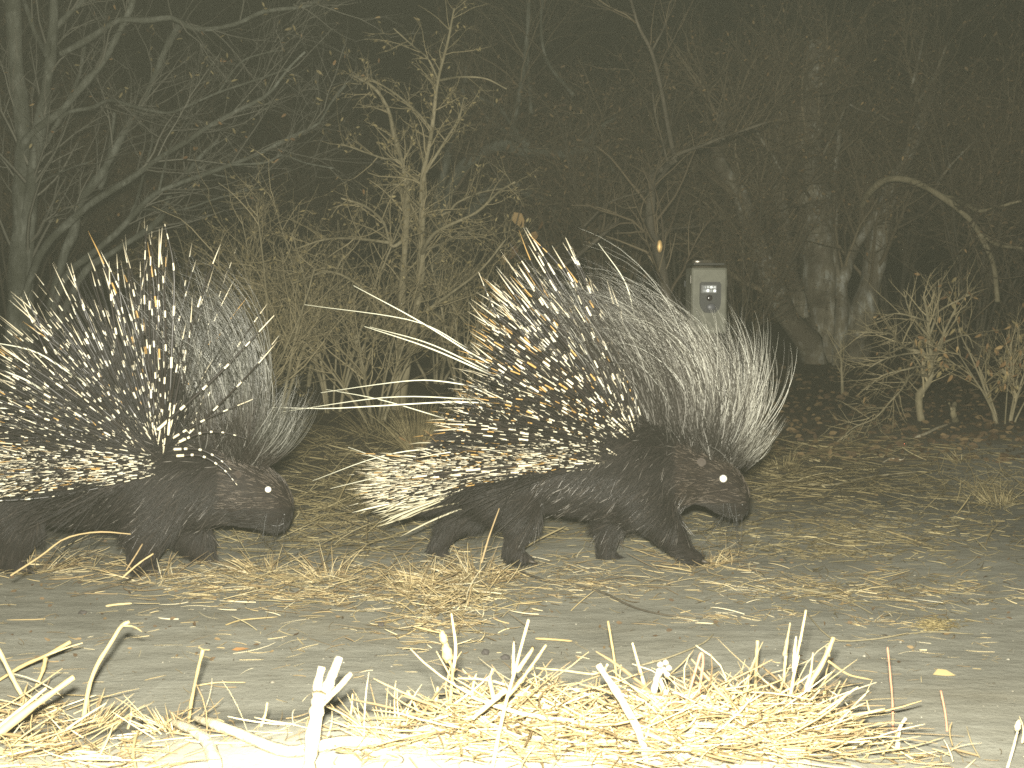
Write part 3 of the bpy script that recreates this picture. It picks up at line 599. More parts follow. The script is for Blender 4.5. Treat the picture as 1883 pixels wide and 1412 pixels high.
def porcupine(name, label, Y0, torso, legs, tail, eye, ears, spec):
    ppm = FPX / Y0
    # --- one continuous body
    bm = bmesh.new(); bmesh.ops.create_icosphere(bm, subdivisions=2, radius=1)
    bm.verts.ensure_lookup_table(); SV = np.array([v.co[:] for v in bm.verts]); SF = np.array([[v.index for v in f.verts] for f in bm.faces]); bm.free()
    Vs, Fs = [], []; off = 0
    for chain in [torso, tail] + legs:
        ch = np.array([list(c) + [1.0] * (5 - len(c)) for c in chain], float)
        for a, b_ in zip(ch[:-1], ch[1:]):
            st = max(2, int(np.hypot(*(b_[:2] - a[:2])) / (.22 * min(a[3], b_[3])) + 1))
            for s in np.linspace(0, 1, st):
                q = a * (1 - s) + b_ * s; c = W(q[0], q[1], Y0 + q[2]); r = q[3] / ppm
                Vs.append(SV * [r, r * q[4], r] + c); Fs.append(SF + off); off += len(SV)
    tmp = link('tmp', mk_mesh('tmp', np.concatenate(Vs), None, np.concatenate(Fs)))
    md = tmp.modifiers.new('r', 'REMESH'); md.mode = 'VOXEL'; md.voxel_size = .0075
    ms = tmp.modifiers.new('s', 'SMOOTH'); ms.factor = .5; ms.iterations = 7
    dg = bpy.context.evaluated_depsgraph_get(); me = bpy.data.meshes.new_from_object(tmp.evaluated_get(dg))
    bpy.data.objects.remove(tmp)
    nv = len(me.vertices); co = np.zeros(nv * 3, np.float32); me.vertices.foreach_get('co', co); co = co.reshape(-1, 3).astype(float)
    fx = float(co[:, 0].mean()); base = np.array([fx, Y0, float(gz(fx, Y0))])
    root = thing(name, label, 'porcupine', base)
    me.vertices.foreach_set('co', (co - base).astype(np.float32).ravel()); me.materials.clear(); me.materials.append(M['skin'])
    me.polygons.foreach_set('use_smooth', np.ones(len(me.polygons), bool)); me.name = 'body'; me.update()
    link('body', me, root)
    me.calc_loop_triangles(); nt = len(me.loop_triangles); tr = np.zeros(nt * 3, np.int32); me.loop_triangles.foreach_get('vertices', tr); tr = tr.reshape(-1, 3)
    A, B, C = co[tr[:, 0]], co[tr[:, 1]], co[tr[:, 2]]; cn = np.cross(B - A, C - A); ar = np.linalg.norm(cn, axis=1); cn = unit(cn)
    if (cn[:, 1] * (A[:, 1] - Y0)).sum() < 0: cn = -cn
    def sample(n):
        i = rng.choice(nt, n, p=ar / ar.sum()); r1 = np.sqrt(rng.random(n)); r2 = rng.random(n)
        p = A[i] * (1 - r1)[:, None] + B[i] * (r1 * (1 - r2))[:, None] + C[i] * (r1 * r2)[:, None]
        u, v = proj(p); return p, cn[i], u, v
    cu, cv = proj(co)
    def surf(u, v, d=9):
        s = (np.abs(cu - u) < d) & (np.abs(cv - v) < d); return float(co[s, 1].min()) if s.any() else Y0
    px = 1 / ppm
    # --- short fur
    p, nn, u, v = sample(spec['nfur']); k = (nn[:, 1] < .55) & (u > -40); p, nn, u, v = p[k], nn[k], u[k], v[k]
    hx = spec['head_x']; head = u > hx; leg = v > spec['leg_v']
    comb = np.where(head[:, None], [[-1, 0, .12]], np.where(leg[:, None], [[-.35, 0, -1.]], [[-.75, 0, -.62]]))
    comb = comb + rng.normal(size=comb.shape) * .16; comb -= nn * (comb * nn).sum(1)[:, None]; comb = unit(comb)
    Lh = np.where(head, rng.uniform(9, 17, len(p)), np.where(leg, rng.uniform(9, 19, len(p)), rng.uniform(24, 46, len(p)))) * px
    lift = np.where(head | leg, .22, .30)[:, None]
    d = unit(comb + nn * lift)
    s = np.linspace(0, 1, 4)[None, :, None]
    P = p[:, None] + d[:, None] * s * Lh[:, None, None] + (comb - nn * .35)[:, None] * (s ** 2) * (Lh * .18)[:, None, None]
    R = np.broadcast_to(np.array([1, .9, .6, .08]) * .00075, (len(p), 4))
    hd = head & (v < spec['jaw_v'])
    add_tubes('fur', P[~hd], R[~hd], M['fur'], root, 3, None, True)
    add_tubes('face_fur', P[hd], R[hd] * .75, M['face_fur'], root, 3, None, True)
    # --- stiff guard hairs scattered through the coat, tips coloured pale as painted highlight specks
    p, nn, u, v = sample(9000); k = np.flatnonzero((nn[:, 1] < .3) & (u > spec['guard'][0]) & (u < spec['guard'][1]) & (v > 770) & (v < 985)); k = k[:spec['guard'][2]]; p, nn = p[k], nn[k]; n_ = len(k)
    c2 = np.array([-.72, 0, -.66]) + rng.normal(size=(n_, 3)) * .2; c2 -= nn * (c2 * nn).sum(1)[:, None]; d = unit(unit(c2) + nn * .38); Lg = rng.uniform(22, 46, n_) * px
    add_tubes('guard_hairs', p[:, None] + d[:, None] * np.linspace(0, 1, 4)[None, :, None] * Lg[:, None, None], np.broadcast_to(np.array([1, 1, .8, .1]) * .00065, (n_, 4)), M['guard'], root, 3, None, True)
    # --- dark bristles between the quills
    Fq = spec['focus']; p, nn, u, v = sample(26000); ag = np.degrees(np.arctan2(Fq[1] - v, u - Fq[0])) % 360; ag = np.where(ag > 320, ag - 360, ag); rd = np.hypot(u - Fq[0], v - Fq[1])
    k = np.flatnonzero(spec['field'](u, v, ag, rd, nn) & (ag > 60)); k = rng.choice(k, min(len(k), spec['dark']), replace=False); p, nn, ag = p[k], nn[k], ag[k] + rng.normal(size=len(k)) * 9
    Rd = np.interp(ag, *np.array(spec['tips']).T) * rng.uniform(.5, .95, len(k))
    P = quill_curve(p, W(Fq[0] + Rd * np.cos(np.radians(ag)), Fq[1] - Rd * np.sin(np.radians(ag)), p[:, 1] + nn[:, 1] * .09), rng.normal(size=(len(k), 3)) * .006, 6)
    add_tubes('dark_bristles', P, np.broadcast_to(np.array([1, 1, .9, .8, .5, .08]) * .0010, (len(k), 6)), M['fur'], root, 3, None, True)
    # --- fan of banded quills
    F = spec['focus']; ta, tr_ = np.array(spec['tips']).T
    p, nn, u, v = sample(60000)
    ang = np.degrees(np.arctan2(F[1] - v, u - F[0])) % 360; ang = np.where(ang > 320, ang - 360, ang)
    rad = np.hypot(u - F[0], v - F[1])
    k = spec['field'](u, v, ang, rad, nn); idx = np.flatnonzero(k)
    w = spec['density'](ang[idx]); idx = rng.choice(idx, min(spec['nq'], len(idx)), replace=False, p=w / w.sum())
    p, nn, ang, rad = p[idx], nn[idx], ang[idx], rad[idx]; N = len(p)
    a2 = np.minimum(ang + rng.normal(size=N) * spec['jit'], spec.get('amax', 400)); Rt = np.interp(a2, ta, tr_) * np.where(rng.random(N) < .22, rng.uniform(.86, 1.05, N), 1.0 - spec.get('vary', .42) * rng.random(N) ** .8)
    k = Rt > rad + 45; p, nn, a2, Rt, N = p[k], nn[k], a2[k], Rt[k], int(k.sum())
    tu = F[0] + Rt * np.cos(np.radians(a2)); tv = F[1] - Rt * np.sin(np.radians(a2))
    tip = W(tu, tv, p[:, 1] + nn[:, 1] * rng.uniform(.05, .17, N) + rng.normal(size=N) * .02)
    Ls = np.linalg.norm(tip - p, axis=1); perp = unit(np.cross(tip - p, rng.normal(size=(N, 3))))
    sag = (perp * rng.normal(size=(N, 1)) * .025 + np.array([0, 0, 1]) * rng.uniform(-.01, .05, (N, 1))) * Ls[:, None]
    p = p - nn * .006
    order = np.argsort(-Ls * (1 - .8 * (nn[:, 1] > .3))); big, rest = order[:300], order[300:]
    rq = spec['rq']
    if len(rest):
        P = quill_curve(p[rest], tip[rest], sag[rest], 8); r = rng.uniform(.6, 1.35, len(rest))[:, None] * rq * QPROF(8)[None]
        add_tubes('quills', P, r, M[spec['quill']], root, 4, None, True)
    NV = 24; var = []
    for i in range(NV):                                    # 24 quill shapes along +Z, unit length, bowed towards +X
        K = 11; s = np.linspace(0, 1, K); amp = .012 + .05 * (i % 6) / 5
        pp = np.stack([amp * 4 * s * (1 - s), 0 * s, s], 1)
        V, Q, At = tubes(pp[None], (QPROF(K) * rq / .26 * (.75 + .6 * ((i * 7) % 11) / 10))[None], 5, [rng.random()])
        var.append(mk_mesh('quill', V, Q, None, At, M[spec['quill']]))
    for j in big:
        z = Vector(tip[j] - p[j]); L = z.length; z.normalize(); x = Vector(sag[j]); x = (x - z * x.dot(z)).normalized(); y = z.cross(x)
        o = link('quill', var[rng.integers(NV)], root)
        mtx = Matrix((x, y, z)).transposed().to_4x4(); mtx.translation = Vector(p[j] - base)
        o.matrix_local = mtx @ Matrix.Diagonal((L, L, L, 1))
    # --- pale rump and flank quills pointing back
    p, nn, u, v = sample(40000); k = spec['rump'](u, v, nn); i = rng.choice(np.flatnonzero(k), spec['nr']); p, nn, u, v = p[i], nn[i], u[i], v[i]; N = len(p)
    a = np.radians(np.clip(rng.normal(185, 6, N), 172, 195) + (v - spec['rump_v']) * .14); L = rng.uniform(80, 165, N)
    tip = W(u + L * np.cos(a), v - L * np.sin(a), p[:, 1] + nn[:, 1] * rng.uniform(.03, .09, N))
    P = quill_curve(p - nn * .004, tip, rng.normal(size=(N, 3)) * .004, 6)
    add_tubes('rump_quills', P, rng.uniform(.7, 1.05, N)[:, None] * rq * QPROF(6)[None], M['rump_quill'], root, 4, None, True)
    if 'tailtuft' in spec:
        (u0, v0, su, sv), (a0, a1), (l0, l1), nT = spec['tailtuft']
        u = rng.normal(u0, su, nT); v = rng.normal(v0, sv, nT); a = np.radians(rng.uniform(a0, a1, nT) + (v - v0) * .25); L = rng.uniform(l0, l1, nT)
        yy = Y0 + rng.normal(size=nT) * .035 - .03
        P = quill_curve(W(u, v, yy), W(u + L * np.cos(a), v - L * np.sin(a), yy + rng.normal(size=nT) * .03), rng.normal(size=(nT, 3)) * .005, 6)
        add_tubes('tail_quills', P, rng.uniform(.7, 1.1, nT)[:, None] * .0024 * QPROF(6)[None], M['tail_quill'], root, 4, None, True)
    # --- crest of long bristles
    groups = {}
    for (ru, rv, a0, a1, L, nC, mat, r) in spec['crest']:
        nl = max(4, nC // 7); lk = rng.integers(0, nl, nC); s0 = np.clip(rng.random(nl)[lk] + rng.normal(size=nC) * .03, 0, 1); u0 = ru[0] + (ru[1] - ru[0]) * s0 + rng.normal(size=nC) * 7; v0 = rv[0] + (rv[1] - rv[0]) * s0 + rng.normal(size=nC) * 6
        aa = np.radians(rng.uniform(*a0, nl)[lk] + rng.normal(size=nC) * 3.5); ab = np.radians(rng.uniform(*a1, nl)[lk] + rng.normal(size=nC) * 7); LL = rng.uniform(*L, nl)[lk] * rng.uniform(.85, 1.08, nC) * rng.choice([1, .85, .65], nC, p=[.5, .3, .2]); K = 12
        s = np.linspace(0, 1, K)[None]; th = aa[:, None] + (ab - aa)[:, None] * s ** 1.25
        du = np.cos(th) * (LL / (K - 1))[:, None]; dv = -np.sin(th) * (LL / (K - 1))[:, None]
        uu = u0[:, None] + np.concatenate([np.zeros((nC, 1)), np.cumsum(du[:, :-1], 1)], 1); vv = v0[:, None] + np.concatenate([np.zeros((nC, 1)), np.cumsum(dv[:, :-1], 1)], 1)
        d0 = rng.normal(size=nC) * .026 - .008
        P = W(uu, vv, Y0 + d0[:, None] * (1 + 1.8 * s) + rng.normal(size=(nC, 1)) * .02 * s)
        R = np.broadcast_to(np.interp(s[0], [0, .1, .6, 1], [.7, 1, .8, .1]) * r, (nC, K))
        groups.setdefault(mat, []).append((P, R))
    for mat, lst in groups.items():
        add_tubes('crest', np.concatenate([x[0] for x in lst]), np.concatenate([x[1] for x in lst]), M[mat], root, 3, None, True)
    # --- single long bristles
    for pts, w0, mat, dy in spec['bristles']:
        uv = cr(pts, 14); P = W(uv[:, 0], uv[:, 1], np.full(14, Y0 - dy))
        add_tubes('bristle', P[None], (np.interp(np.linspace(0, 1, 14), [0, .5, 1], [1, .8, .2]) * w0 / 2 * px)[None], M[mat], root, 5)
    # --- head details
    eu, ev, er = eye; ys = surf(eu, ev); ec = W(eu, ev, ys + er * px * .45)
    bm = bmesh.new(); bmesh.ops.create_uvsphere(bm, u_segments=24, v_segments=16, radius=er * px * 1.15)
    eo = solid('eye', bm, M['eye'], root, True); eo.location = [float(x) for x in ec - base]
    bm = bmesh.new(); bmesh.ops.create_uvsphere(bm, u_segments=28, v_segments=20, radius=er * px)
    for q in list(bm.verts):
        if q.co.z < er * px * .1: bm.verts.remove(q)
    bmesh.ops.scale(bm, vec=(1, 1, .35), verts=bm.verts)
    po = solid('eyeshine_cap', bm, M['eyeshine_mirror'], eo, True)  # mirror cap added on the eye, aimed at the flash for eyeshine
    dirc = Vector(CAMP + [0, 0, .037] - ec); po.rotation_mode = 'QUATERNION'; po.rotation_quaternion = dirc.to_track_quat('Z', 'Y'); po.location = dirc.normalized() * (er * px * .95)
    for (au, av, aw, ah, rot) in ears:
        bm = bmesh.new(); bmesh.ops.create_icosphere(bm, subdivisions=3, radius=1)
        for q in bm.verts:
            x, y, z = q.co; dish = max(0, 1 - (x * x + z * z)); q.co.y = y * .35 + .35 * dish if y < 0 else y * .35
            q.co.z = z * (1.05 if z > 0 else .8) + .06 * math.sin(x * 7)
        bmesh.ops.scale(bm, vec=(aw * px, aw * px * .9, ah * px), verts=bm.verts)
        o = solid('ear', bm, M['ear'], root, True); o.location = [float(x) for x in W(au, av, surf(au, av) + .002) - base]; o.rotation_euler = (0, math.radians(rot), math.radians(-12))
    nu, nv_, nr = spec['nose']
    bm = bmesh.new(); bmesh.ops.create_icosphere(bm, subdivisions=3, radius=nr * px); bmesh.ops.scale(bm, vec=(.8, 1.2, 1), verts=bm.verts)
    o = solid('nose', bm, M['nose'], root, True); o.location = [float(x) for x in W(nu, nv_, Y0 - .004) - base]
    bm = bmesh.new(); bmesh.ops.create_icosphere(bm, subdivisions=2, radius=nr * px * .28)
    o = solid('nostril', bm, M['whisker'], root, True); o.location = [float(x) for x in W(nu - 3, nv_ - 2, surf(nu - 6, nv_ - 2, 8) - .001) - base]
    mp_ = np.array([(nu - 4, nv_ + 14), (nu - 14, nv_ + 19), (nu - 28, nv_ + 17), (nu - 44, nv_ + 8)], float); mv = cr(mp_, 10)
    add_tubes('mouth', W(mv[:, 0], mv[:, 1], np.array([surf(a_, b_ - 4, 8) for a_, b_ in mv]) - .0012)[None], np.full((1, 10), .0016), M['whisker'], root, 5)
    wk = []
    for _ in range(spec['nwhisk']):
        u0 = nu - rng.uniform(2, 45); v0 = nv_ + rng.uniform(-6, 18); L = rng.uniform(45, 90); a = math.radians(rng.uniform(215, 300)); y0 = surf(u0, v0, 14)
        uv = cr([(u0, v0), (u0 + L * .5 * math.cos(a) + rng.uniform(-4, 8), v0 - L * .55 * math.sin(a)), (u0 + L * math.cos(a), v0 - L * math.sin(a))], 8)
        wk.append(W(uv[:, 0], uv[:, 1], y0 - np.linspace(0, .03, 8) * rng.uniform(.2, 1.4)))
    add_tubes('whiskers', np.array(wk), np.broadcast_to(np.linspace(.0007, .00025, 8), (len(wk), 8)), M['whisker'], root, 3, None, True)
    cl = []
    for chn in legs:
        q = chn[-1]
        for k in range(4):
            cc = W(q[0] + q[3] * .5, q[1] + q[3] * .3, Y0 + q[2] + (k - 1.5) * .011)
            bm = bmesh.new(); bmesh.ops.create_cone(bm, segments=8, radius1=.0042, radius2=.0008, depth=.02, cap_ends=True)
            bmesh.ops.rotate(bm, cent=(0, 0, 0), matrix=Matrix.Rotation(math.radians(108), 3, 'Y'), verts=bm.verts)
            o = solid('claw', bm, M['claw'], root, True); o.location = [float(x) for x in cc - base + np.array([.006, 0, .0])]
    return root

# the leading one: quills stained gold
fieldR = lambda u, v, a, r, nn: (a > 84) & (a < 187) & (u < 1206 - np.maximum(0, v - 740) * .6) & (v < 892) & (r > 30)
porcupine('porcupine', 'leading porcupine with gold-tipped quills and silvery crest, walking in front of the camera box', 2.74,
    torso=[(805, 885, 0, 56), (870, 858, 0, 82), (960, 842, 0, 94), (1060, 842, 0, 102), (1140, 852, 0, 104, .95), (1205, 865, 0, 88, .9), (1255, 866, 0, 64, .9), (1293, 875, 0, 54, .85), (1322, 893, 0, 47, .8), (1344, 915, 0, 37, .85), (1352, 926, 0, 28, .9)],
    legs=[[(905, 885, -.05, 62, .7), (957, 936, -.07, 42, .8), (950, 988, -.07, 22), (938, 1017, -.07, 16), (970, 1030, -.07, 11)],
          [(880, 880, .05, 55, .7), (868, 935, .07, 36, .8), (830, 972, .07, 22), (800, 1008, .07, 16), (822, 1027, .07, 11)],
          [(1180, 895, -.05, 66, .75), (1205, 945, -.07, 42, .8), (1246, 998, -.07, 23), (1263, 1018, -.07, 17), (1288, 1030, -.07, 11)],
          [(1140, 900, .05, 60, .75), (1124, 950, .06, 34, .8), (1115, 998, .06, 22), (1112, 1023, .06, 17), (1142, 1031, .06, 11)]],
    tail=[(820, 888, 0, 46), (775, 895, 0, 26), (735, 898, 0, 10)],
    eye=(1330, 880, 7.8), ears=[(1290, 851, 9, 9, -25)],
    spec=dict(guard=(960, 1265, 480), nfur=32000, head_x=1245, leg_v=962, jaw_v=925, focus=(1215, 850), quill='quill_gold', vary=.66, amax=184, dark=2000, rq=.00138, jit=6, nq=1250,
        tips=[(80, 250), (90, 320), (98, 345), (106, 390), (113, 452), (120, 480), (128.6, 478), (143, 432), (157.7, 400), (173, 432), (186.5, 500), (195, 480)],
        field=fieldR, density=lambda a: np.where(a < 150, 2.4, 1.0),
        rump=lambda u, v, nn: (u < 1120) & (v > 820 + (1110 - u) * .10) & (v < 852 + (1110 - u) * .185) & (u > 790) & (nn[:, 1] < .4), nr=560, rump_v=885,
        tailtuft=((808, 890, 22, 17), (176, 200), (70, 125), 260),
        crest=[((1255, 1304), (812, 832), (60, 92), (158, 188), (270, 372), 230, 'crest', .00080),
               ((1298, 1340), (824, 842), (36, 64), (88, 130), (165, 265), 190, 'crest', .00070),
               ((1190, 1285), (775, 815), (70, 102), (122, 165), (200, 310), 900, 'crest_dark', .0007),
               ((1190, 1270), (760, 810), (80, 105), (140, 175), (240, 330), 150, 'crest', .00058), ((1110, 1215), (735, 785), (90, 116), (112, 165), (210, 320), 620, 'crest_dark', .0008), ((1110, 1215), (735, 785), (92, 114), (125, 170), (220, 320), 110, 'crest', .00058), ((1235, 1290), (800, 825), (72, 98), (168, 200), (340, 450), 60, 'crest', .00055),
               ((1275, 1335), (820, 838), (48, 76), (105, 165), (200, 300), 210, 'crest', .00072), ((1270, 1340), (815, 840), (45, 80), (90, 150), (150, 270), 260, 'crest_dark', .00075),
               ((1335, 1368), (842, 858), (28, 55), (55, 90), (60, 125), 200, 'crest', .00055),
               ((1225, 1350), (815, 850), (55, 130), (80, 160), (40, 90), 700, 'crest_dark', .0008)],
        bristles=[([(860, 640), (760, 590), (560, 560)], 2.2, 'bristle', .03), ([(890, 735), (720, 730), (520, 757)], 2.4, 'bristle', .05), ([(880, 870), (760, 862), (640, 822)], 2.4, 'bristle', .06), ([(820, 770), (700, 735), (600, 716)], 2.2, 'bristle', .0), ([(905, 690), (790, 640), (670, 600)], 3.4, 'bristle', .05), ([(900, 684), (790, 632), (680, 601)], 3.1, 'bristle', .02), ([(895, 668), (770, 590), (650, 525)], 3.1, 'bristle', .04),
                  ([(880, 712), (820, 702), (770, 699), (700, 706), (590, 722)], 2.7, 'bristle', .06), ([(908, 742), (830, 739), (700, 746), (600, 751), (500, 749)], 2.9, 'bristle', .08),
                  ([(850, 826), (760, 828), (680, 845), (575, 884)], 2.4, 'bristle', .06), ([(900, 846), (780, 858), (700, 876), (608, 898)], 2.4, 'bristle', .09), ([(840, 864), (750, 850), (662, 835)], 2.4, 'bristle', .05),
                  ([(940, 625), (905, 560), (880, 500)], 3, 'quill_gold', .06), ([(1110, 640), (1080, 520), (1040, 437)], 4, 'quill_gold', .0), ([(1170, 600), (1150, 520), (1100, 447)], 2.7, 'bristle', -.02), ([(1075, 560), (1030, 490), (972, 430)], 4, 'quill_gold', .02)],
        nose=(1368, 930, 12), nwhisk=20))

# the following one: white-banded quills flared towards the viewer, half out of the frame
def fieldL(u, v, a, r, nn): return (r < 190) & (v < 905) & (a > -35) & (a < 215) & (u < 372) & (u > 60)
porcupine('porcupine', 'following porcupine with flared white-banded black quills, cut off by the frame edge', 2.66,
    torso=[(-75, 895, .05, 62), (0, 872, .04, 90), (100, 866, .02, 98), (200, 868, 0, 101), (290, 878, 0, 98), (360, 886, 0, 84, .95), (410, 895, 0, 72, .9), (450, 905, 0, 66, .85), (480, 918, 0, 57, .8), (498, 934, 0, 45, .85), (503, 943, 0, 37, .9)],
    legs=[[(15, 910, -.04, 70, .7), (35, 965, -.06, 46, .8), (22, 1015, -.06, 27), (18, 1040, -.06, 18), (48, 1048, -.06, 11)],
          [(10, 910, .08, 60, .7), (-15, 965, .1, 40, .8), (-45, 1010, .1, 25), (-30, 1035, .1, 12)],
          [(290, 915, -.05, 72, .75), (272, 975, -.07, 44, .8), (262, 1020, -.07, 29), (258, 1042, -.07, 20), (282, 1049, -.07, 11)],
          [(325, 915, .05, 66, .75), (338, 968, .06, 48, .8), (366, 1005, .06, 30), (378, 1024, .06, 20), (392, 1030, .06, 11)]],
    tail=[(-80, 895, .05, 45), (-150, 900, .05, 15)],
    eye=(493, 900, 6.6), ears=[(436, 874, 9, 8, -20)],
    spec=dict(guard=(150, 420, 260), nfur=28000, head_x=405, leg_v=978, jaw_v=935, focus=(298, 850), quill='quill_white', rq=.0014, vary=.62, amax=192, dark=1800, jit=10, nq=620,
        tips=[(-40, 110), (-25, 140), (0, 150), (30, 190), (48, 310), (58, 370), (70, 425), (88, 430), (110, 430), (136, 395), (160, 370), (180, 345), (215, 320)],
        field=fieldL, density=lambda a: np.where(a < 40, .04, np.where(a < 72, .5, np.where(a < 150, 1.7, 1.4))),
        rump=lambda u, v, nn: (u < 300) & (u > -60) & (v > 835) & (v < 872 + (300 - u) * .10) & (nn[:, 1] < .4), nr=620, rump_v=890,
        crest=[((405, 470), (822, 842), (58, 86), (130, 172), (280, 390), 190, 'crest_grey', .0008),
               ((340, 440), (800, 835), (70, 100), (105, 150), (220, 360), 230, 'crest_grey', .0008),
               ((445, 495), (838, 858), (32, 62), (55, 95), (90, 180), 300, 'crest_grey', .00065),
               ((360, 480), (815, 860), (50, 130), (80, 150), (40, 100), 620, 'crest_dark', .0008)],
        bristles=[([(165, 712), (120, 680), (60, 645), (-20, 628)], 4.5, 'bristle', .1), ([(80, 718), (40, 695), (-20, 672)], 4.5, 'bristle', .1), ([(105, 762), (40, 752), (-30, 750)], 4.5, 'bristle', .1), ([(90, 790), (40, 784), (-30, 776)], 3.5, 'bristle', .1),
                  ([(290, 790), (400, 690), (504, 580)], 6, 'quill_white', .12), ([(310, 800), (316, 640), (320, 500), (303, 412)], 6, 'quill_white', .1),
                  ([(330, 812), (370, 796), (410, 795), (452, 806)], 5, 'quill_white', .13), ([(325, 838), (370, 838), (410, 862), (436, 892)], 5, 'quill_white', .14), ([(320, 826), (365, 826), (400, 842), (425, 864)], 5, 'quill_white', .12), ([(318, 805), (380, 770), (465, 734)], 4.5, 'quill_white', .1)],
        nose=(526, 948, 13), nwhisk=16))
# ------------------------------------------------------------------ straw and litter on the sand
def litter(name, label, cat, blobs, mat, K=5):
    PP, RR = [], []
    for (u, v, su, sv, n, L0, L1, elev, stack, r) in blobs:
        uu = rng.normal(u, su, n); vv = np.clip(rng.normal(v, sv, n), 770, 1470); g0 = G(uu, vv); Ls = rng.uniform(L0, L1, n) * rng.choice([.4, .7, 1], n)
        az = rng.uniform(0, 2 * math.pi, n); el = np.abs(rng.normal(0, elev, n)); h0 = rng.random(n) * stack
        d = np.stack([np.cos(az) * np.cos(el), np.sin(az) * np.cos(el) * .9, np.sin(el)], 1)
        s = np.linspace(0, 1, K)[None, :, None]; bend = rng.normal(size=(n, 1, 3)) * [.12, .12, .05] * Ls[:, None, None]
        P = g0[:, None] + d[:, None] * s * Ls[:, None, None] + bend * s * (1 - s) * 2
        gg = gz(P[..., 0], P[..., 1]); P[..., 2] = np.maximum(P[..., 2] + h0[:, None], gg + .001)
        PP.append(P); RR.append(np.broadcast_to(np.clip(np.exp(rng.normal(-.1, .45, (n, 1))), .4, 2.6) * r * np.array([[.9, 1, .95, .8, .35]]), (n, K)))
    V, Q, A = tubes(np.concatenate(PP), np.concatenate(RR), 3)
    o = link(name, mk_mesh(name, V, Q, None, A, mat)); o['kind'] = 'stuff'; return tag(o, label, cat)
litter('straw_heap', 'bright heap of dry straw along the near edge of the sand', 'straw', [
    (40, 1375, 70, 26, 165, .04, .12, .22, .012, .0010), (60, 1318, 50, 16, 64, .04, .12, .35, .012, .0010), (200, 1400, 80, 14, 115, .04, .11, .15, .008, .0010),
    (830, 1350, 50, 22, 237, .04, .12, .3, .02, .0010), (960, 1340, 50, 24, 273, .04, .13, .35, .03, .0010), (1075, 1365, 70, 24, 345, .04, .13, .3, .03, .0010), (1235, 1350, 50, 26, 302, .04, .13, .35, .03, .0010), (1400, 1345, 60, 26, 403, .04, .14, .38, .03, .0010), (1480, 1370, 50, 20, 302, .04, .13, .3, .025, .0010),
    (1230, 1402, 240, 12, 403, .04, .12, .2, .02, .0010), (560, 1350, 110, 18, 57, .03, .09, .2, .006, .0007), (1700, 1400, 90, 10, 28, .03, .09, .2, .006, .0007), (690, 1375, 40, 14, 86, .03, .1, .3, .006, .0007),
    (330, 1352, 50, 14, 50, .03, .08, .5, .006, .0007)], M['straw'])
litter('straw_litter', 'scattered straw and chaff lying across the sandy track', 'straw', [
    (640, 1085, 170, 26, 765, 0.024, 0.112, 0.16, 0.012, 0.00061), (830, 1095, 60, 36, 527, 0.024, 0.105, 0.3, 0.025, 0.00068), (800, 1150, 70, 22, 221, 0.018, 0.075, 0.2, 0.012, 0.00061),
    (400, 1070, 110, 22, 323, 0.024, 0.112, 0.15, 0.01, 0.00061), (1000, 1050, 110, 16, 280, 0.024, 0.090, 0.15, 0.01, 0.00054), (1090, 1085, 90, 16, 204, 0.018, 0.075, 0.15, 0.008, 0.00054),
    (1285, 1035, 50, 14, 161, 0.024, 0.098, 0.45, 0.012, 0.00061), (1440, 1085, 110, 16, 161, 0.024, 0.098, 0.14, 0.008, 0.00054), (1330, 1140, 60, 10, 68, 0.018, 0.068, 0.1, 0.005, 0.00054), (1660, 1090, 150, 26, 280, 0.018, 0.090, 0.14, 0.008, 0.00054),
    (1620, 1145, 40, 6, 51, 0.018, 0.060, 0.1, 0.005, 0.00054), (1760, 1200, 120, 30, 51, 0.018, 0.060, 0.06, 0.003, 0.00048), (300, 1180, 260, 50, 144, 0.018, 0.083, 0.05, 0.003, 0.00048),
    (1000, 1200, 500, 60, 170, 0.012, 0.060, 0.05, 0.003, 0.00041), (120, 1045, 120, 20, 221, 0.024, 0.120, 0.25, 0.01, 0.00061)], M['straw'])
litter('dead_grass_mat', 'trampled mat of old brown grass behind and beyond the porcupines', 'dead grass', [
    (1500, 1020, 50, 8, 255, .01, .05, .1, .006, 0.00049), (640, 1085, 150, 24, 255, .02, .09, .12, .01, 0.00066), (830, 1110, 60, 30, 170, .02, .09, .2, .015, 0.00066), (1480, 1085, 110, 18, 170, .02, .08, .12, .006, 0.00057), (1680, 1090, 130, 24, 212, .02, .08, .12, .006, 0.00057),
    (1500, 965, 190, 34, 1275, .02, .075, .12, .008, 0.00066), (1700, 975, 130, 36, 480, .02, .075, .14, .008, 0.00066), (1520, 1000, 130, 20, 306, .03, .10, .12, .012, 0.00074),
    (620, 940, 90, 40, 765, .05, .18, .25, .015, 0.00082), (700, 890, 130, 36, 680, .06, .2, .3, .015, 0.00090), (900, 985, 220, 22, 280, .04, .13, .12, .008, 0.00066),
    (1420, 880, 110, 22, 510, .05, .18, .18, .015, 0.00090), (1640, 890, 150, 22, 357, .05, .16, .15, .01, 0.00090), (1820, 905, 60, 30, 306, .04, .12, .5, .01, 0.00082),
    (500, 1000, 120, 24, 221, .05, .16, .3, .01, 0.00074), (1500, 830, 200, 16, 425, .06, .2, .1, .01, 0.00115), (560, 820, 160, 20, 425, .06, .2, .3, .01, 0.00115)], M['straw_old'])
litter('chaff_patch', 'low matted patch of tan chaff on the bare sand at the right', 'chaff', [(1725, 1152, 19, 6, 420, .006, .024, .1, .006, .0006)], M['leaf_olive'])
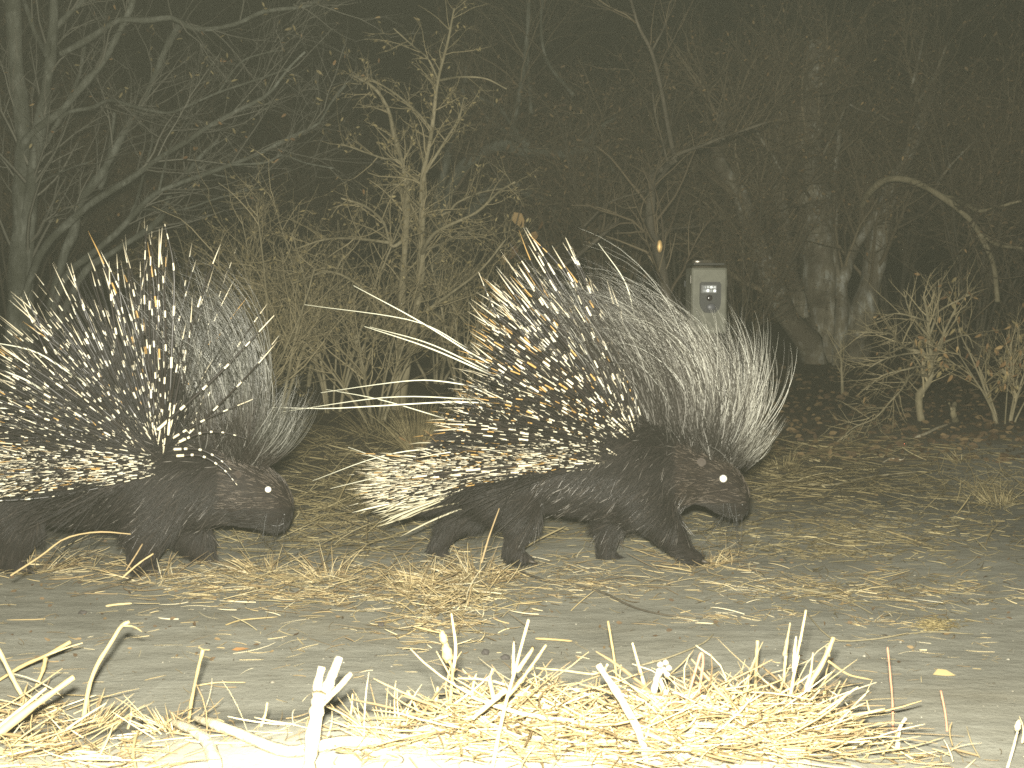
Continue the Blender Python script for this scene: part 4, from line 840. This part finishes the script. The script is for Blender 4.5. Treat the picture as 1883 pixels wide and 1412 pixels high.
# pebbles and crumbs of soil
np_ = 1500; u = rng.uniform(0, 1883, np_); v = 860 + 470 * rng.random(np_); c0 = G(u, v); rr = np.clip(np.exp(rng.normal(-6.7, .5, np_)), .0006, .005)
OV = np.array([[1, 0, 0], [-1, 0, 0], [0, 1, 0], [0, -1, 0], [0, 0, 1], [0, 0, -.5]]); OF = np.array([[0, 2, 4], [2, 1, 4], [1, 3, 4], [3, 0, 4], [2, 0, 5], [1, 2, 5], [3, 1, 5], [0, 3, 5]])
V = c0[:, None] + (OV[None] * rng.uniform(.6, 1.3, (np_, 6, 1)) * [1.2, 1, .7]) * rr[:, None, None]; F = (OF[None] + (np.arange(np_) * 6)[:, None, None]).reshape(-1, 3)
o = link('pebbles', mk_mesh('pebbles', V.reshape(-1, 3), None, F, {'rnd': np.repeat(rng.random(np_), 6)}, rnd_mat('crumb', [(0, (.05, .042, .03)), (.6, (.13, .115, .085)), (1, (.28, .26, .21))], .9, .2))); o['kind'] = 'stuff'; tag(o, 'small pebbles and soil crumbs strewn over the track', 'pebbles')
# leaf scraps
u = rng.uniform(0, 1883, 900); v = 800 + 420 * rng.random(900) ** 1.6; p = G(u, v, .003); V, F, A = leaf_mesh(p, np.stack([rng.normal(size=900), rng.normal(size=900), np.abs(rng.normal(size=900)) * .12], 1), rng.uniform(.004, .014, 900), .45)
o = link('leaf_litter', mk_mesh('leaf_litter', V, None, F, A, M['leaf_brown'])); o['kind'] = 'stuff'; tag(o, 'small dry leaf scraps scattered over sand and soil', 'leaf litter')
u = rng.uniform(1150, 1883, 2600); v = rng.uniform(668, 850, 2600); p = G(u, v, .004); V, F, A = leaf_mesh(p, rng.normal(size=(2600, 3)) * [1, 1, .15], rng.uniform(.015, .045, 2600), .5)
o = link('leaf_carpet', mk_mesh('leaf_carpet', V, None, F, A, M['leaf_brown'])); o['kind'] = 'stuff'; tag(o, 'dark carpet of rotting leaves under the thick mottled trunks', 'leaf litter')

# tufts of dry grass
def tuft(label, u, v, hpx, n, spread, mat='straw', r=.0010, group='dry grass tufts', broken=0):
    n = n if group is None else int(n * .6)
    g0 = G(np.array(u), np.array(v)); t = thing('grass_tuft', label, 'grass tuft', g0, group); D = g0[1]; H = hpx / FPX * D
    az = rng.uniform(0, 2 * math.pi, n); sp = np.abs(rng.normal(0, spread, n)); L = H * rng.uniform(.35, 1.05, n); rb = H * (.22 if group is None else .5) * np.sqrt(rng.random(n))
    b0 = g0 + np.stack([np.cos(az) * rb, np.sin(az) * rb, 0 * az - .002], 1)
    la = rng.uniform(0, 6.28); lm = rng.uniform(.25, .7) if group else .05; sp = sp * rng.choice([.6, 1, 1.8], n)
    d = unit(np.stack([np.cos(az) * sp + math.cos(la) * lm, np.sin(az) * sp + math.sin(la) * lm * .5, rng.uniform(.35, 1.1, n)], 1)); s = np.linspace(0, 1, 6)[None, :, None]
    P = b0[:, None] + d[:, None] * s * L[:, None, None] + np.stack([np.cos(az), np.sin(az), -.35 * np.ones(n)], 1)[:, None] * (s ** 2) * (L * rng.uniform(0, .35, n))[:, None, None]
    add_tubes('blades', P, np.broadcast_to(r * np.array([[1, 1, .9, .8, .6, .2]]) * rng.uniform(.6, 1.3, (n, 1)), (n, 6)), M[mat], t, 3, None, True)
    for k in range(broken):
        pts = [g0 + [rng.uniform(-.09, .12), -.05, rng.uniform(.02, .1)]]
        dd = np.array([rng.uniform(.4, 1), rng.uniform(-.2, .2), rng.uniform(-.6, -.1)]) * rng.uniform(.05, .09)
        pts.append(pts[0] + dd); pts.append(pts[1] + np.array([-.2 * dd[0] + .02, 0, -abs(dd[2]) * .9]))
        add_tubes('broken_stem', cr(pts, 6)[None], np.full((1, 6), .0035), M['leaf_dry'], t, 5)
    return t
tuft('big straw-coloured grass clump with broken brown stems behind the golden rump', 770, 832, 105, 420, .28, 'straw_old', .0013, None, 9)
tuft('wispy grass clump under the slender tan sapling', 700, 800, 100, 120, .5, 'straw_old', .0011)
tuft('grass tuft bent over the front foot of the golden porcupine', 1305, 1040, 42, 60, 1.1)
tuft('grass tuft rising beside the trailing hind foot of the golden porcupine', 760, 1085, 75, 90, .9)
tuft('thick straw tuft right below the belly of the golden porcupine', 880, 1068, 80, 110, 1.1)
tuft('straw tuft standing on the sand in line with the sapling, before the hind feet', 600, 1062, 70, 60, .6)
tuft('straw tuft below the chin of the porcupine with white quills', 480, 1050, 62, 90, 1.1)
tuft('straw tuft over the front foot of the porcupine with white quills', 285, 1062, 75, 40, 1.0)
tuft('straw tuft under the belly of the porcupine with white quills', 75, 1050, 70, 60, 1.2)
tuft('sparse grass tuft at the frame edge on the sandy bank', 1830, 925, 55, 110, .6, 'straw_old', .001)
tuft('grass tuft at the rim of the dark soil ahead of the golden porcupine crest', 1440, 860, 40, 90, .8, 'straw_old', .0012)
tuft('little grass tuft on the bank below the small leafless sapling', 1760, 850, 34, 60, .7, 'straw_old', .0012)
tuft('pale grass tuft in the near straw heap beside the forked stick', 700, 1345, 95, 60, .55)
tuft('pale grass tuft in the near straw at the left corner', 175, 1335, 75, 70, .6)
tuft('pale grass tuft in the near straw between the corner and the forked stick', 310, 1345, 55, 46, .5)

# ------------------------------------------------------------------ single stalks and sticks of the near edge
def stalk(name, label, cat, paths, group=None, mat='stalk', parts=()):
    """paths: (part name, pixel points from the ground up, width at base and top in pixels)"""
    u0, v0 = paths[0][1][0]; vg = min(max(v0, 1180), 1470); g0 = G(np.array(u0), np.array(vg)); Yb = g0[1]
    t = thing(name, label, cat, g0, group)
    for (nm, pts, w0, w1, *mm) in paths:
        n = 14; uv = cr(pts, n); P = W(uv[:, 0], uv[:, 1], Yb + np.linspace(0, rng.uniform(-.03, .03), n)); R = np.linspace(w0, w1, n) / 2 / FPX * Yb * (1 + .1 * rng.normal(size=n))
        P = np.concatenate([P, P[-1:] + (P[-1:] - P[-2:-1]) * .05]); R = np.append(R, R[-1] * .05)
        V, Q, A = tubes(P[None], R[None], 7); V = V + rng.normal(size=V.shape) * np.repeat(R, 7)[:, None] * .07
        link(nm, mk_mesh(nm, V - g0, Q, None, A, M[mm[0] if mm else mat]), t)
    for (nm, u, v, w, h, tilt) in parts:                     # seed heads, buds and blades
        bm = bmesh.new(); bmesh.ops.create_icosphere(bm, subdivisions=3, radius=1)
        for q in bm.verts:
            k = 1 - .25 * q.co.z; q.co.x *= k; q.co.y *= k
            q.co += q.co * (.12 * math.sin(q.co.z * 9 + 3 * math.atan2(q.co.y, q.co.x)))
        s = Yb / FPX / 2; bmesh.ops.scale(bm, vec=(w * s, w * s * .6, h * s), verts=bm.verts)
        o = solid(nm, bm, M[mat], t, True); o.location = [float(x) for x in W(u, v, Yb) - g0]; o.rotation_euler = (0, math.radians(tilt), 0)
    return t
GS = 'dry stalks along the near edge'
stalk('forked_stick', 'thick white three-pronged stick standing up from the near straw', 'stick', [
    ('stem', [(566, 1440), (572, 1380), (582, 1310), (588, 1275)], 27, 26), ('prong', [(584, 1300), (584, 1262), (592, 1226)], 20, 15), ('prong', [(590, 1295), (608, 1250), (624, 1208)], 20, 17), ('prong', [(596, 1290), (622, 1265), (646, 1238)], 13, 10)], None, 'stalk_pale')
lying('fallen_branch', 'thick bleached branch lying in the near straw beside the forked stick', 'branch', [(362, 1338), (430, 1362), (500, 1392), (545, 1400), (610, 1385), (700, 1382)], 20, 24, M['stalk_pale'], .012)
lying('fallen_branch', 'pale branch with peeling bark lying below the bleached branch at the near edge', 'branch', [(318, 1345), (355, 1360), (385, 1390), (400, 1440)], 14, 30, M['stalk_pale'], .012)
stalk('split_stalk', 'broad split pale stalk leaning out of the left corner', 'stalk', [('stem', [(-30, 1375), (20, 1330), (80, 1285), (136, 1245)], 24, 9), ('stem', [(-20, 1350), (30, 1310), (85, 1265)], 9, 5)], GS, 'stalk')
stalk('dry_stalk', 'leaning stalk with a hanging blade near the left frame edge', 'stalk', [('stem', [(-20, 1262), (40, 1225), (85, 1205), (130, 1180)], 6, 8), ('blade', [(84, 1210), (78, 1235), (66, 1262)], 9, 5), ('stem', [(85, 1205), (120, 1192), (152, 1182)], 4, 2)], GS)
stalk('dry_stalk', 'straight stalk crossing the leaning ones at the left frame edge', 'stalk', [('stem', [(52, 1300), (25, 1250), (0, 1200), (-20, 1165)], 9, 7)], GS)
stalk('dry_stalk', 'tall crooked ragged stalk with a frayed bent top at the left', 'stalk', [('stem', [(152, 1330), (164, 1262), (180, 1220), (205, 1180), (222, 1152), (238, 1143)], 9, 7), ('frayed_tip', [(222, 1150), (245, 1152), (262, 1162)], 4, 2)], GS)
stalk('dry_stalk', 'lone straight thin stalk standing on bare sand, with a small tuft on top', 'stalk', [('stem', [(346, 1332), (352, 1290), (362, 1240), (373, 1195)], 7, 6), ('tip', [(366, 1190), (374, 1194), (386, 1195)], 3, 2)], GS)
stalk('seed_stalk', 'stalk with a plump pale seed head over the middle of the near straw', 'stalk', [('stem', [(826, 1310), (830, 1262), (832, 1232), (826, 1215)], 7, 6), ('stem', [(830, 1262), (833, 1235), (838, 1190), (830, 1128)], 6, 5)], GS, 'stalk', [('seed_head', 822, 1200, 19, 40, -10), ('seed_head', 815, 1172, 14, 26, -12)])
stalk('seed_stalk', 'branching stalk with pointed leaf tips rising left of the Y-tipped stick', 'stalk', [('stem', [(900, 1440), (915, 1360), (932, 1285), (945, 1240), (958, 1190), (972, 1140)], 8, 4), ('branchlet', [(944, 1240), (944, 1210), (945, 1180)], 7, 3), ('branchlet', [(950, 1235), (975, 1200), (980, 1190)], 9, 4), ('branchlet', [(935, 1280), (970, 1235), (1004, 1186)], 7, 4), ('branchlet', [(870, 1320), (905, 1290), (930, 1268)], 8, 10), ('leaf_tip', [(908, 1285), (901, 1250), (906, 1230)], 10, 3)], GS)
stalk('forked_stalk', 'thick pale stick with a notched Y-shaped tip leaning over the near straw', 'stick', [('stem', [(1188, 1420), (1180, 1360), (1145, 1290), (1100, 1222)], 16, 12), ('notch', [(1110, 1235), (1117, 1222)], 8, 4), ('offshoot', [(1185, 1375), (1215, 1390), (1245, 1415)], 10, 7)], GS, 'stalk_pale')
stalk('dry_stalk', 'tall thin upright stalk just behind the Y-tipped stick', 'stalk', [('stem', [(1136, 1270), (1130, 1215), (1118, 1142)], 6, 4), ('branchlet', [(1136, 1262), (1140, 1240), (1142, 1222)], 4, 2)], GS)
stalk('dry_stalk', 'thin stalk with a small fork between the Y-tipped stick and the knobbly flower head', 'stalk', [('stem', [(1190, 1300), (1182, 1250), (1172, 1215), (1163, 1182)], 8, 3), ('branchlet', [(1184, 1278), (1174, 1268)], 4, 2)], GS)
stalk('flower_stalk', 'thick stalk topped with a knobbly dry flower head', 'stalk', [('stem', [(1196, 1305), (1206, 1255), (1214, 1232)], 13, 11), ('stem', [(1210, 1240), (1235, 1300), (1262, 1355), (1260, 1420)], 9, 8)], GS, 'stalk_pale',
      [('flower_knob', 1214, 1222, 11, 11, 0), ('flower_knob', 1224, 1218, 11, 10, 0), ('flower_knob', 1230, 1228, 11, 11, 0), ('flower_knob', 1220, 1232, 12, 11, 0), ('flower_knob', 1227, 1240, 11, 10, 0), ('flower_knob', 1212, 1238, 10, 10, 0)])
stalk('red_stalk', 'reddish hairpin-bent stem standing in the near straw', 'stalk', [('stem', [(1246, 1345), (1268, 1270), (1284, 1215), (1290, 1200), (1293, 1215), (1284, 1280), (1270, 1370)], 5, 5)], GS, 'stalk_red')
stalk('dry_stalk', 'short pale upright stalk with a leaning blade, right of the red hairpin stem', 'stalk', [('stem', [(1388, 1290), (1390, 1240), (1393, 1178)], 7, 6), ('blade', [(1368, 1280), (1380, 1240), (1388, 1215)], 7, 3)], GS)
stalk('dry_stalk', 'bud-tipped stalk second from the tallest in the right-hand straw', 'stalk', [('stem', [(1440, 1300), (1442, 1240), (1445, 1205)], 5, 6), ('bud', [(1443, 1205), (1447, 1180), (1453, 1145)], 9, 2)], GS)
stalk('dry_stalk', 'tallest needle-pointed stalk of the right-hand straw', 'stalk', [('stem', [(1445, 1340), (1455, 1270), (1465, 1210), (1474, 1165), (1482, 1122)], 7, 4), ('branchlet', [(1460, 1235), (1461, 1200), (1464, 1170)], 8, 3), ('branchlet', [(1458, 1250), (1470, 1205)], 5, 2)], GS)
stalk('dry_stalk', 'broad pale stalk with a notched tip and a drooping side straw', 'stalk', [('stem', [(1455, 1330), (1485, 1265), (1512, 1220), (1533, 1172)], 12, 9), ('side_straw', [(1524, 1216), (1560, 1240), (1604, 1250)], 5, 2), ('tip', [(1524, 1205), (1519, 1188)], 6, 3), ('blade', [(1480, 1270), (1490, 1240), (1495, 1200)], 8, 2)], GS)
stalk('dry_stalk', 'flat straw jutting sideways from the right end of the near heap', 'stalk', [('stem', [(1460, 1325), (1510, 1318), (1570, 1315), (1626, 1304)], 8, 6), ('branchlet', [(1600, 1312), (1596, 1298), (1594, 1288)], 4, 2)], GS)
stalk('dry_stalk', 'thin bent stalk at the right rim of the near heap', 'stalk', [('stem', [(1530, 1318), (1527, 1288), (1545, 1252)], 4, 2)], GS)
stalk('red_stalk', 'tall thin reddish stem standing alone on the sand right of the near heap', 'stalk', [('stem', [(1642, 1345), (1641, 1290), (1636, 1230), (1632, 1190)], 5, 3)], GS, 'stalk_red')
stalk('red_stalk', 'short thin reddish stem near the right corner', 'stalk', [('stem', [(1742, 1345), (1738, 1310), (1730, 1270)], 4, 4)], GS, 'stalk_red')
stalk('dry_stalk', 'short whitish crooked stalk right of the near heap', 'stalk', [('stem', [(1650, 1385), (1652, 1350), (1656, 1335), (1666, 1320)], 9, 6)], GS, 'stalk_pale')
stalk('bud_stalk', 'stalk with a white bud at the right frame edge', 'stalk', [('stem', [(1850, 1420), (1862, 1380), (1871, 1345)], 5, 4)], GS, 'stalk_pale', [('bud', 1872, 1334, 11, 22, 8)])
stalk('dry_stalk', 'pale bent stalk curling up near the middle of the near heap', 'stalk', [('stem', [(1005, 1310), (1060, 1285), (1120, 1310), (1200, 1340)], 8, 5)], GS)
for (u, v, h, tl, w, lab) in [(640, 1335, 60, 8, 5, 'thin stub just right of the forked stick'), (770, 1315, 50, -25, 7, 'stub tilting left beside the plump seed head'), (795, 1310, 48, 12, 9, 'fat stub right below the plump seed head'),
        (1040, 1330, 70, 20, 5, 'thin leaning stub left of the Y-tipped stick'), (1085, 1320, 62, 18, 5, 'thin stub closest to the Y-tipped stick on its left'), (1350, 1320, 66, 24, 7, 'leaning stub midway between red hairpin stem and tall stalks'),
        (1420, 1320, 70, 16, 6, 'stub at the foot of the bud-tipped stalk'), (1320, 1330, 60, 30, 6, 'strongly leaning stub just right of the red hairpin stem'), (480, 1335, 45, 15, 6, 'lone stub above the bleached branch, left of the forked stick'),
        (235, 1340, 40, 10, 6, 'short stub right of the tall ragged stalk at the left'), (1505, 1330, 60, 10, 6, 'stub at the foot of the broad notched stalk'), (955, 1330, 60, 24, 7, 'leaning stub at the foot of the branching stalk')]:
    a = math.radians(tl); stalk('stubble', lab, 'stubble', [('stem', [(u, v), (u + h * .5 * math.sin(a) + 2, v - h * .5 * math.cos(a)), (u + h * math.sin(a), v - h * math.cos(a))], w, w * .6)], 'cut stubs in the near straw')

# straws and twigs in the middle of the track
lying('loose_straw', 'long pale straw leaning on the dark flank between the legs of the golden porcupine', 'straw', [(935, 1050), (985, 1018), (1040, 990)], 4, 3, M['stalk'], .03)
stalk('loose_straw', 'straight straw standing before the near hind leg of the golden porcupine', 'straw', [('stem', [(885, 1035), (900, 985), (918, 935)], 3.5, 2, 'straw')])
stalk('loose_straw', 'long arching straw lying across the belly of the porcupine with white quills', 'straw', [('stem', [(20, 1058), (75, 1022), (120, 990), (180, 978), (240, 982)], 4, 2, 'straw')])
stalk('loose_straw', 'crossed straw before the front leg of the porcupine with white quills', 'straw', [('stem', [(225, 1062), (255, 1036), (282, 1018)], 3.5, 3, 'straw'), ('stem', [(232, 1048), (250, 1020), (262, 1000)], 3, 2.5, 'straw')])
lying('loose_straw', 'long straw lying beyond the front feet, right of the golden porcupine muzzle', 'straw', [(1630, 980), (1665, 992), (1705, 1007)], 4, 3, M['stalk'])
lying('dark_twig', 'dark twig snaking over the sand from the straw under the golden porcupine', 'twig', [(945, 1052), (1010, 1075), (1060, 1082), (1110, 1095), (1160, 1120), (1215, 1135), (1290, 1142)], 5, 3, M['bark_dark'])
lying('dark_twig', 'dark arched twig on the sand ahead of the near heap', 'twig', [(1460, 1085), (1540, 1102), (1570, 1115), (1605, 1135)], 5, 3, M['bark_tan'])
lying('dark_twig', 'long thin curved twig lying on bare sand behind the right-hand stalks', 'twig', [(1480, 1130), (1530, 1180), (1600, 1182), (1700, 1168), (1790, 1172)], 3, 2, M['bark_tan'])
lying('dark_twig', 'thin bent twig on bare sand above the knobbly flower head', 'twig', [(1170, 1232), (1230, 1215), (1290, 1190), (1312, 1172)], 4, 3, M['bark_tan'])
lying('dark_twig', 'dark forked root lying on the sand near the feet of the porcupine with white quills', 'twig', [(130, 1102), (200, 1085), (255, 1062), (262, 1050)], 5, 3, M['bark_dark'])
lying('loose_straw', 'pale straw lying flat behind the seed heads', 'straw', [(985, 1180), (1020, 1182), (1052, 1185)], 5, 4, M['stalk'])
lying('loose_straw', 'long jointed straw lying behind the Y-tipped stick', 'straw', [(985, 1235), (1040, 1240), (1090, 1246), (1105, 1240)], 5, 4, M['stalk'])
lying('loose_straw', 'two-piece straw on bare sand near the left frame edge', 'straw', [(195, 1120), (215, 1117), (243, 1115)], 5, 4, M['stalk'])
lying('loose_straw', 'thin arched straw on bare sand beside the lone straight stalk', 'straw', [(360, 1268), (400, 1262), (452, 1262)], 3, 2, M['stalk'])
lying('loose_straw', 'thin curved straw on bare sand above the lone straight stalk', 'straw', [(415, 1155), (445, 1146), (510, 1140)], 3, 2, M['stalk'])
for (u, v, s, mat, lab, cat) in [(426, 1199, .03, 'leaf_orange', 'orange fallen leaf on bare sand left of the forked stick', 'leaf'), 
        (1715, 1245, .032, 'leaf_olive', 'pale papery leaf lying on the sand near the right frame edge', 'leaf'), (1437, 1105, .035, 'leaf_dry', 'brown pointed leaf lying on the sand below the muzzle of the golden porcupine', 'leaf'),
        (1650, 1090, .035, 'leaf_olive', 'pale curled leaf lying in the litter on the right of the track', 'leaf')]:
    g0 = G(np.array([u]), np.array([v]), .004); V, F, A = leaf_mesh(g0, np.array([[1., rng.uniform(-.4, .4), .06]]), np.array([s]), .5, .1); V[:, 2] = np.maximum(V[:, 2], gz(V[:, 0], V[:, 1]) + .003)
    o = link('fallen_leaf', mk_mesh('fallen_leaf', V - g0[0], None, F, A, M[mat])); o.location = [float(x) for x in g0[0]]; tag(o, lab, cat)
for (u, v, w, h, lab) in [(930, 1212, 18, 12, 'dark dung pellet on the sand below the branching stalk, the right one'), (893, 1203, 15, 13, 'dark dung pellet on the sand below the branching stalk, the left one'), (152, 1129, 16, 9, 'lone dark pellet on bare sand near the left frame edge'), (700, 1152, 14, 11, 'dark pellet below the straw in line with the sapling')]:
    g0 = G(np.array(u), np.array(v)); s = g0[1] / FPX / 2; bm = bmesh.new(); bmesh.ops.create_icosphere(bm, subdivisions=3, radius=1)
    for q in bm.verts: q.co *= 1 + .12 * math.sin(5 * q.co.x + 3 * q.co.z + u)
    bmesh.ops.scale(bm, vec=(w * s, h * s, h * s), verts=bm.verts); o = solid('pellet', bm, M['dung'], None, True); o.location = [float(g0[0]), float(g0[1]), float(g0[2] + h * s * .6)]; tag(o, lab, 'dung')
g0 = G(np.array(1663), np.array(818)); bm = bmesh.new(); bmesh.ops.create_icosphere(bm, subdivisions=3, radius=.0042)  # red metal ball added where only a glint shows on the soil
o = solid('glint_ball', bm, plain('red_glint', (.9, .25, .15), .3, 1.0), None, True); o.location = [float(g0[0]), float(g0[1]), float(g0[2] + .004)]; tag(o, 'tiny red ball added as a glint on the dark soil below the small leafless sapling', 'glint_stand_in')

# ------------------------------------------------------------------ thin dusty air lit by the flash
hz = bmesh.new(); bmesh.ops.create_cube(hz, size=1); bmesh.ops.scale(hz, vec=(130, 122, 14), verts=hz.verts); bmesh.ops.translate(hz, vec=(0, 55, 5.6), verts=hz.verts)
m = bpy.data.materials.new('haze'); m.use_nodes = True; nt = m.node_tree; nt.nodes.clear()
pv = nt.nodes.new('ShaderNodeVolumePrincipled'); out = nt.nodes.new('ShaderNodeOutputMaterial'); nt.links.new(pv.outputs[0], out.inputs['Volume'])
pv.inputs['Color'].default_value = (.975, 1, .77, 1); pv.inputs['Density'].default_value = .00076; pv.inputs['Anisotropy'].default_value = 0
o = solid('haze', hz, m); o['kind'] = 'stuff'; tag(o, 'thin dusty night air lit by the flash', 'haze')
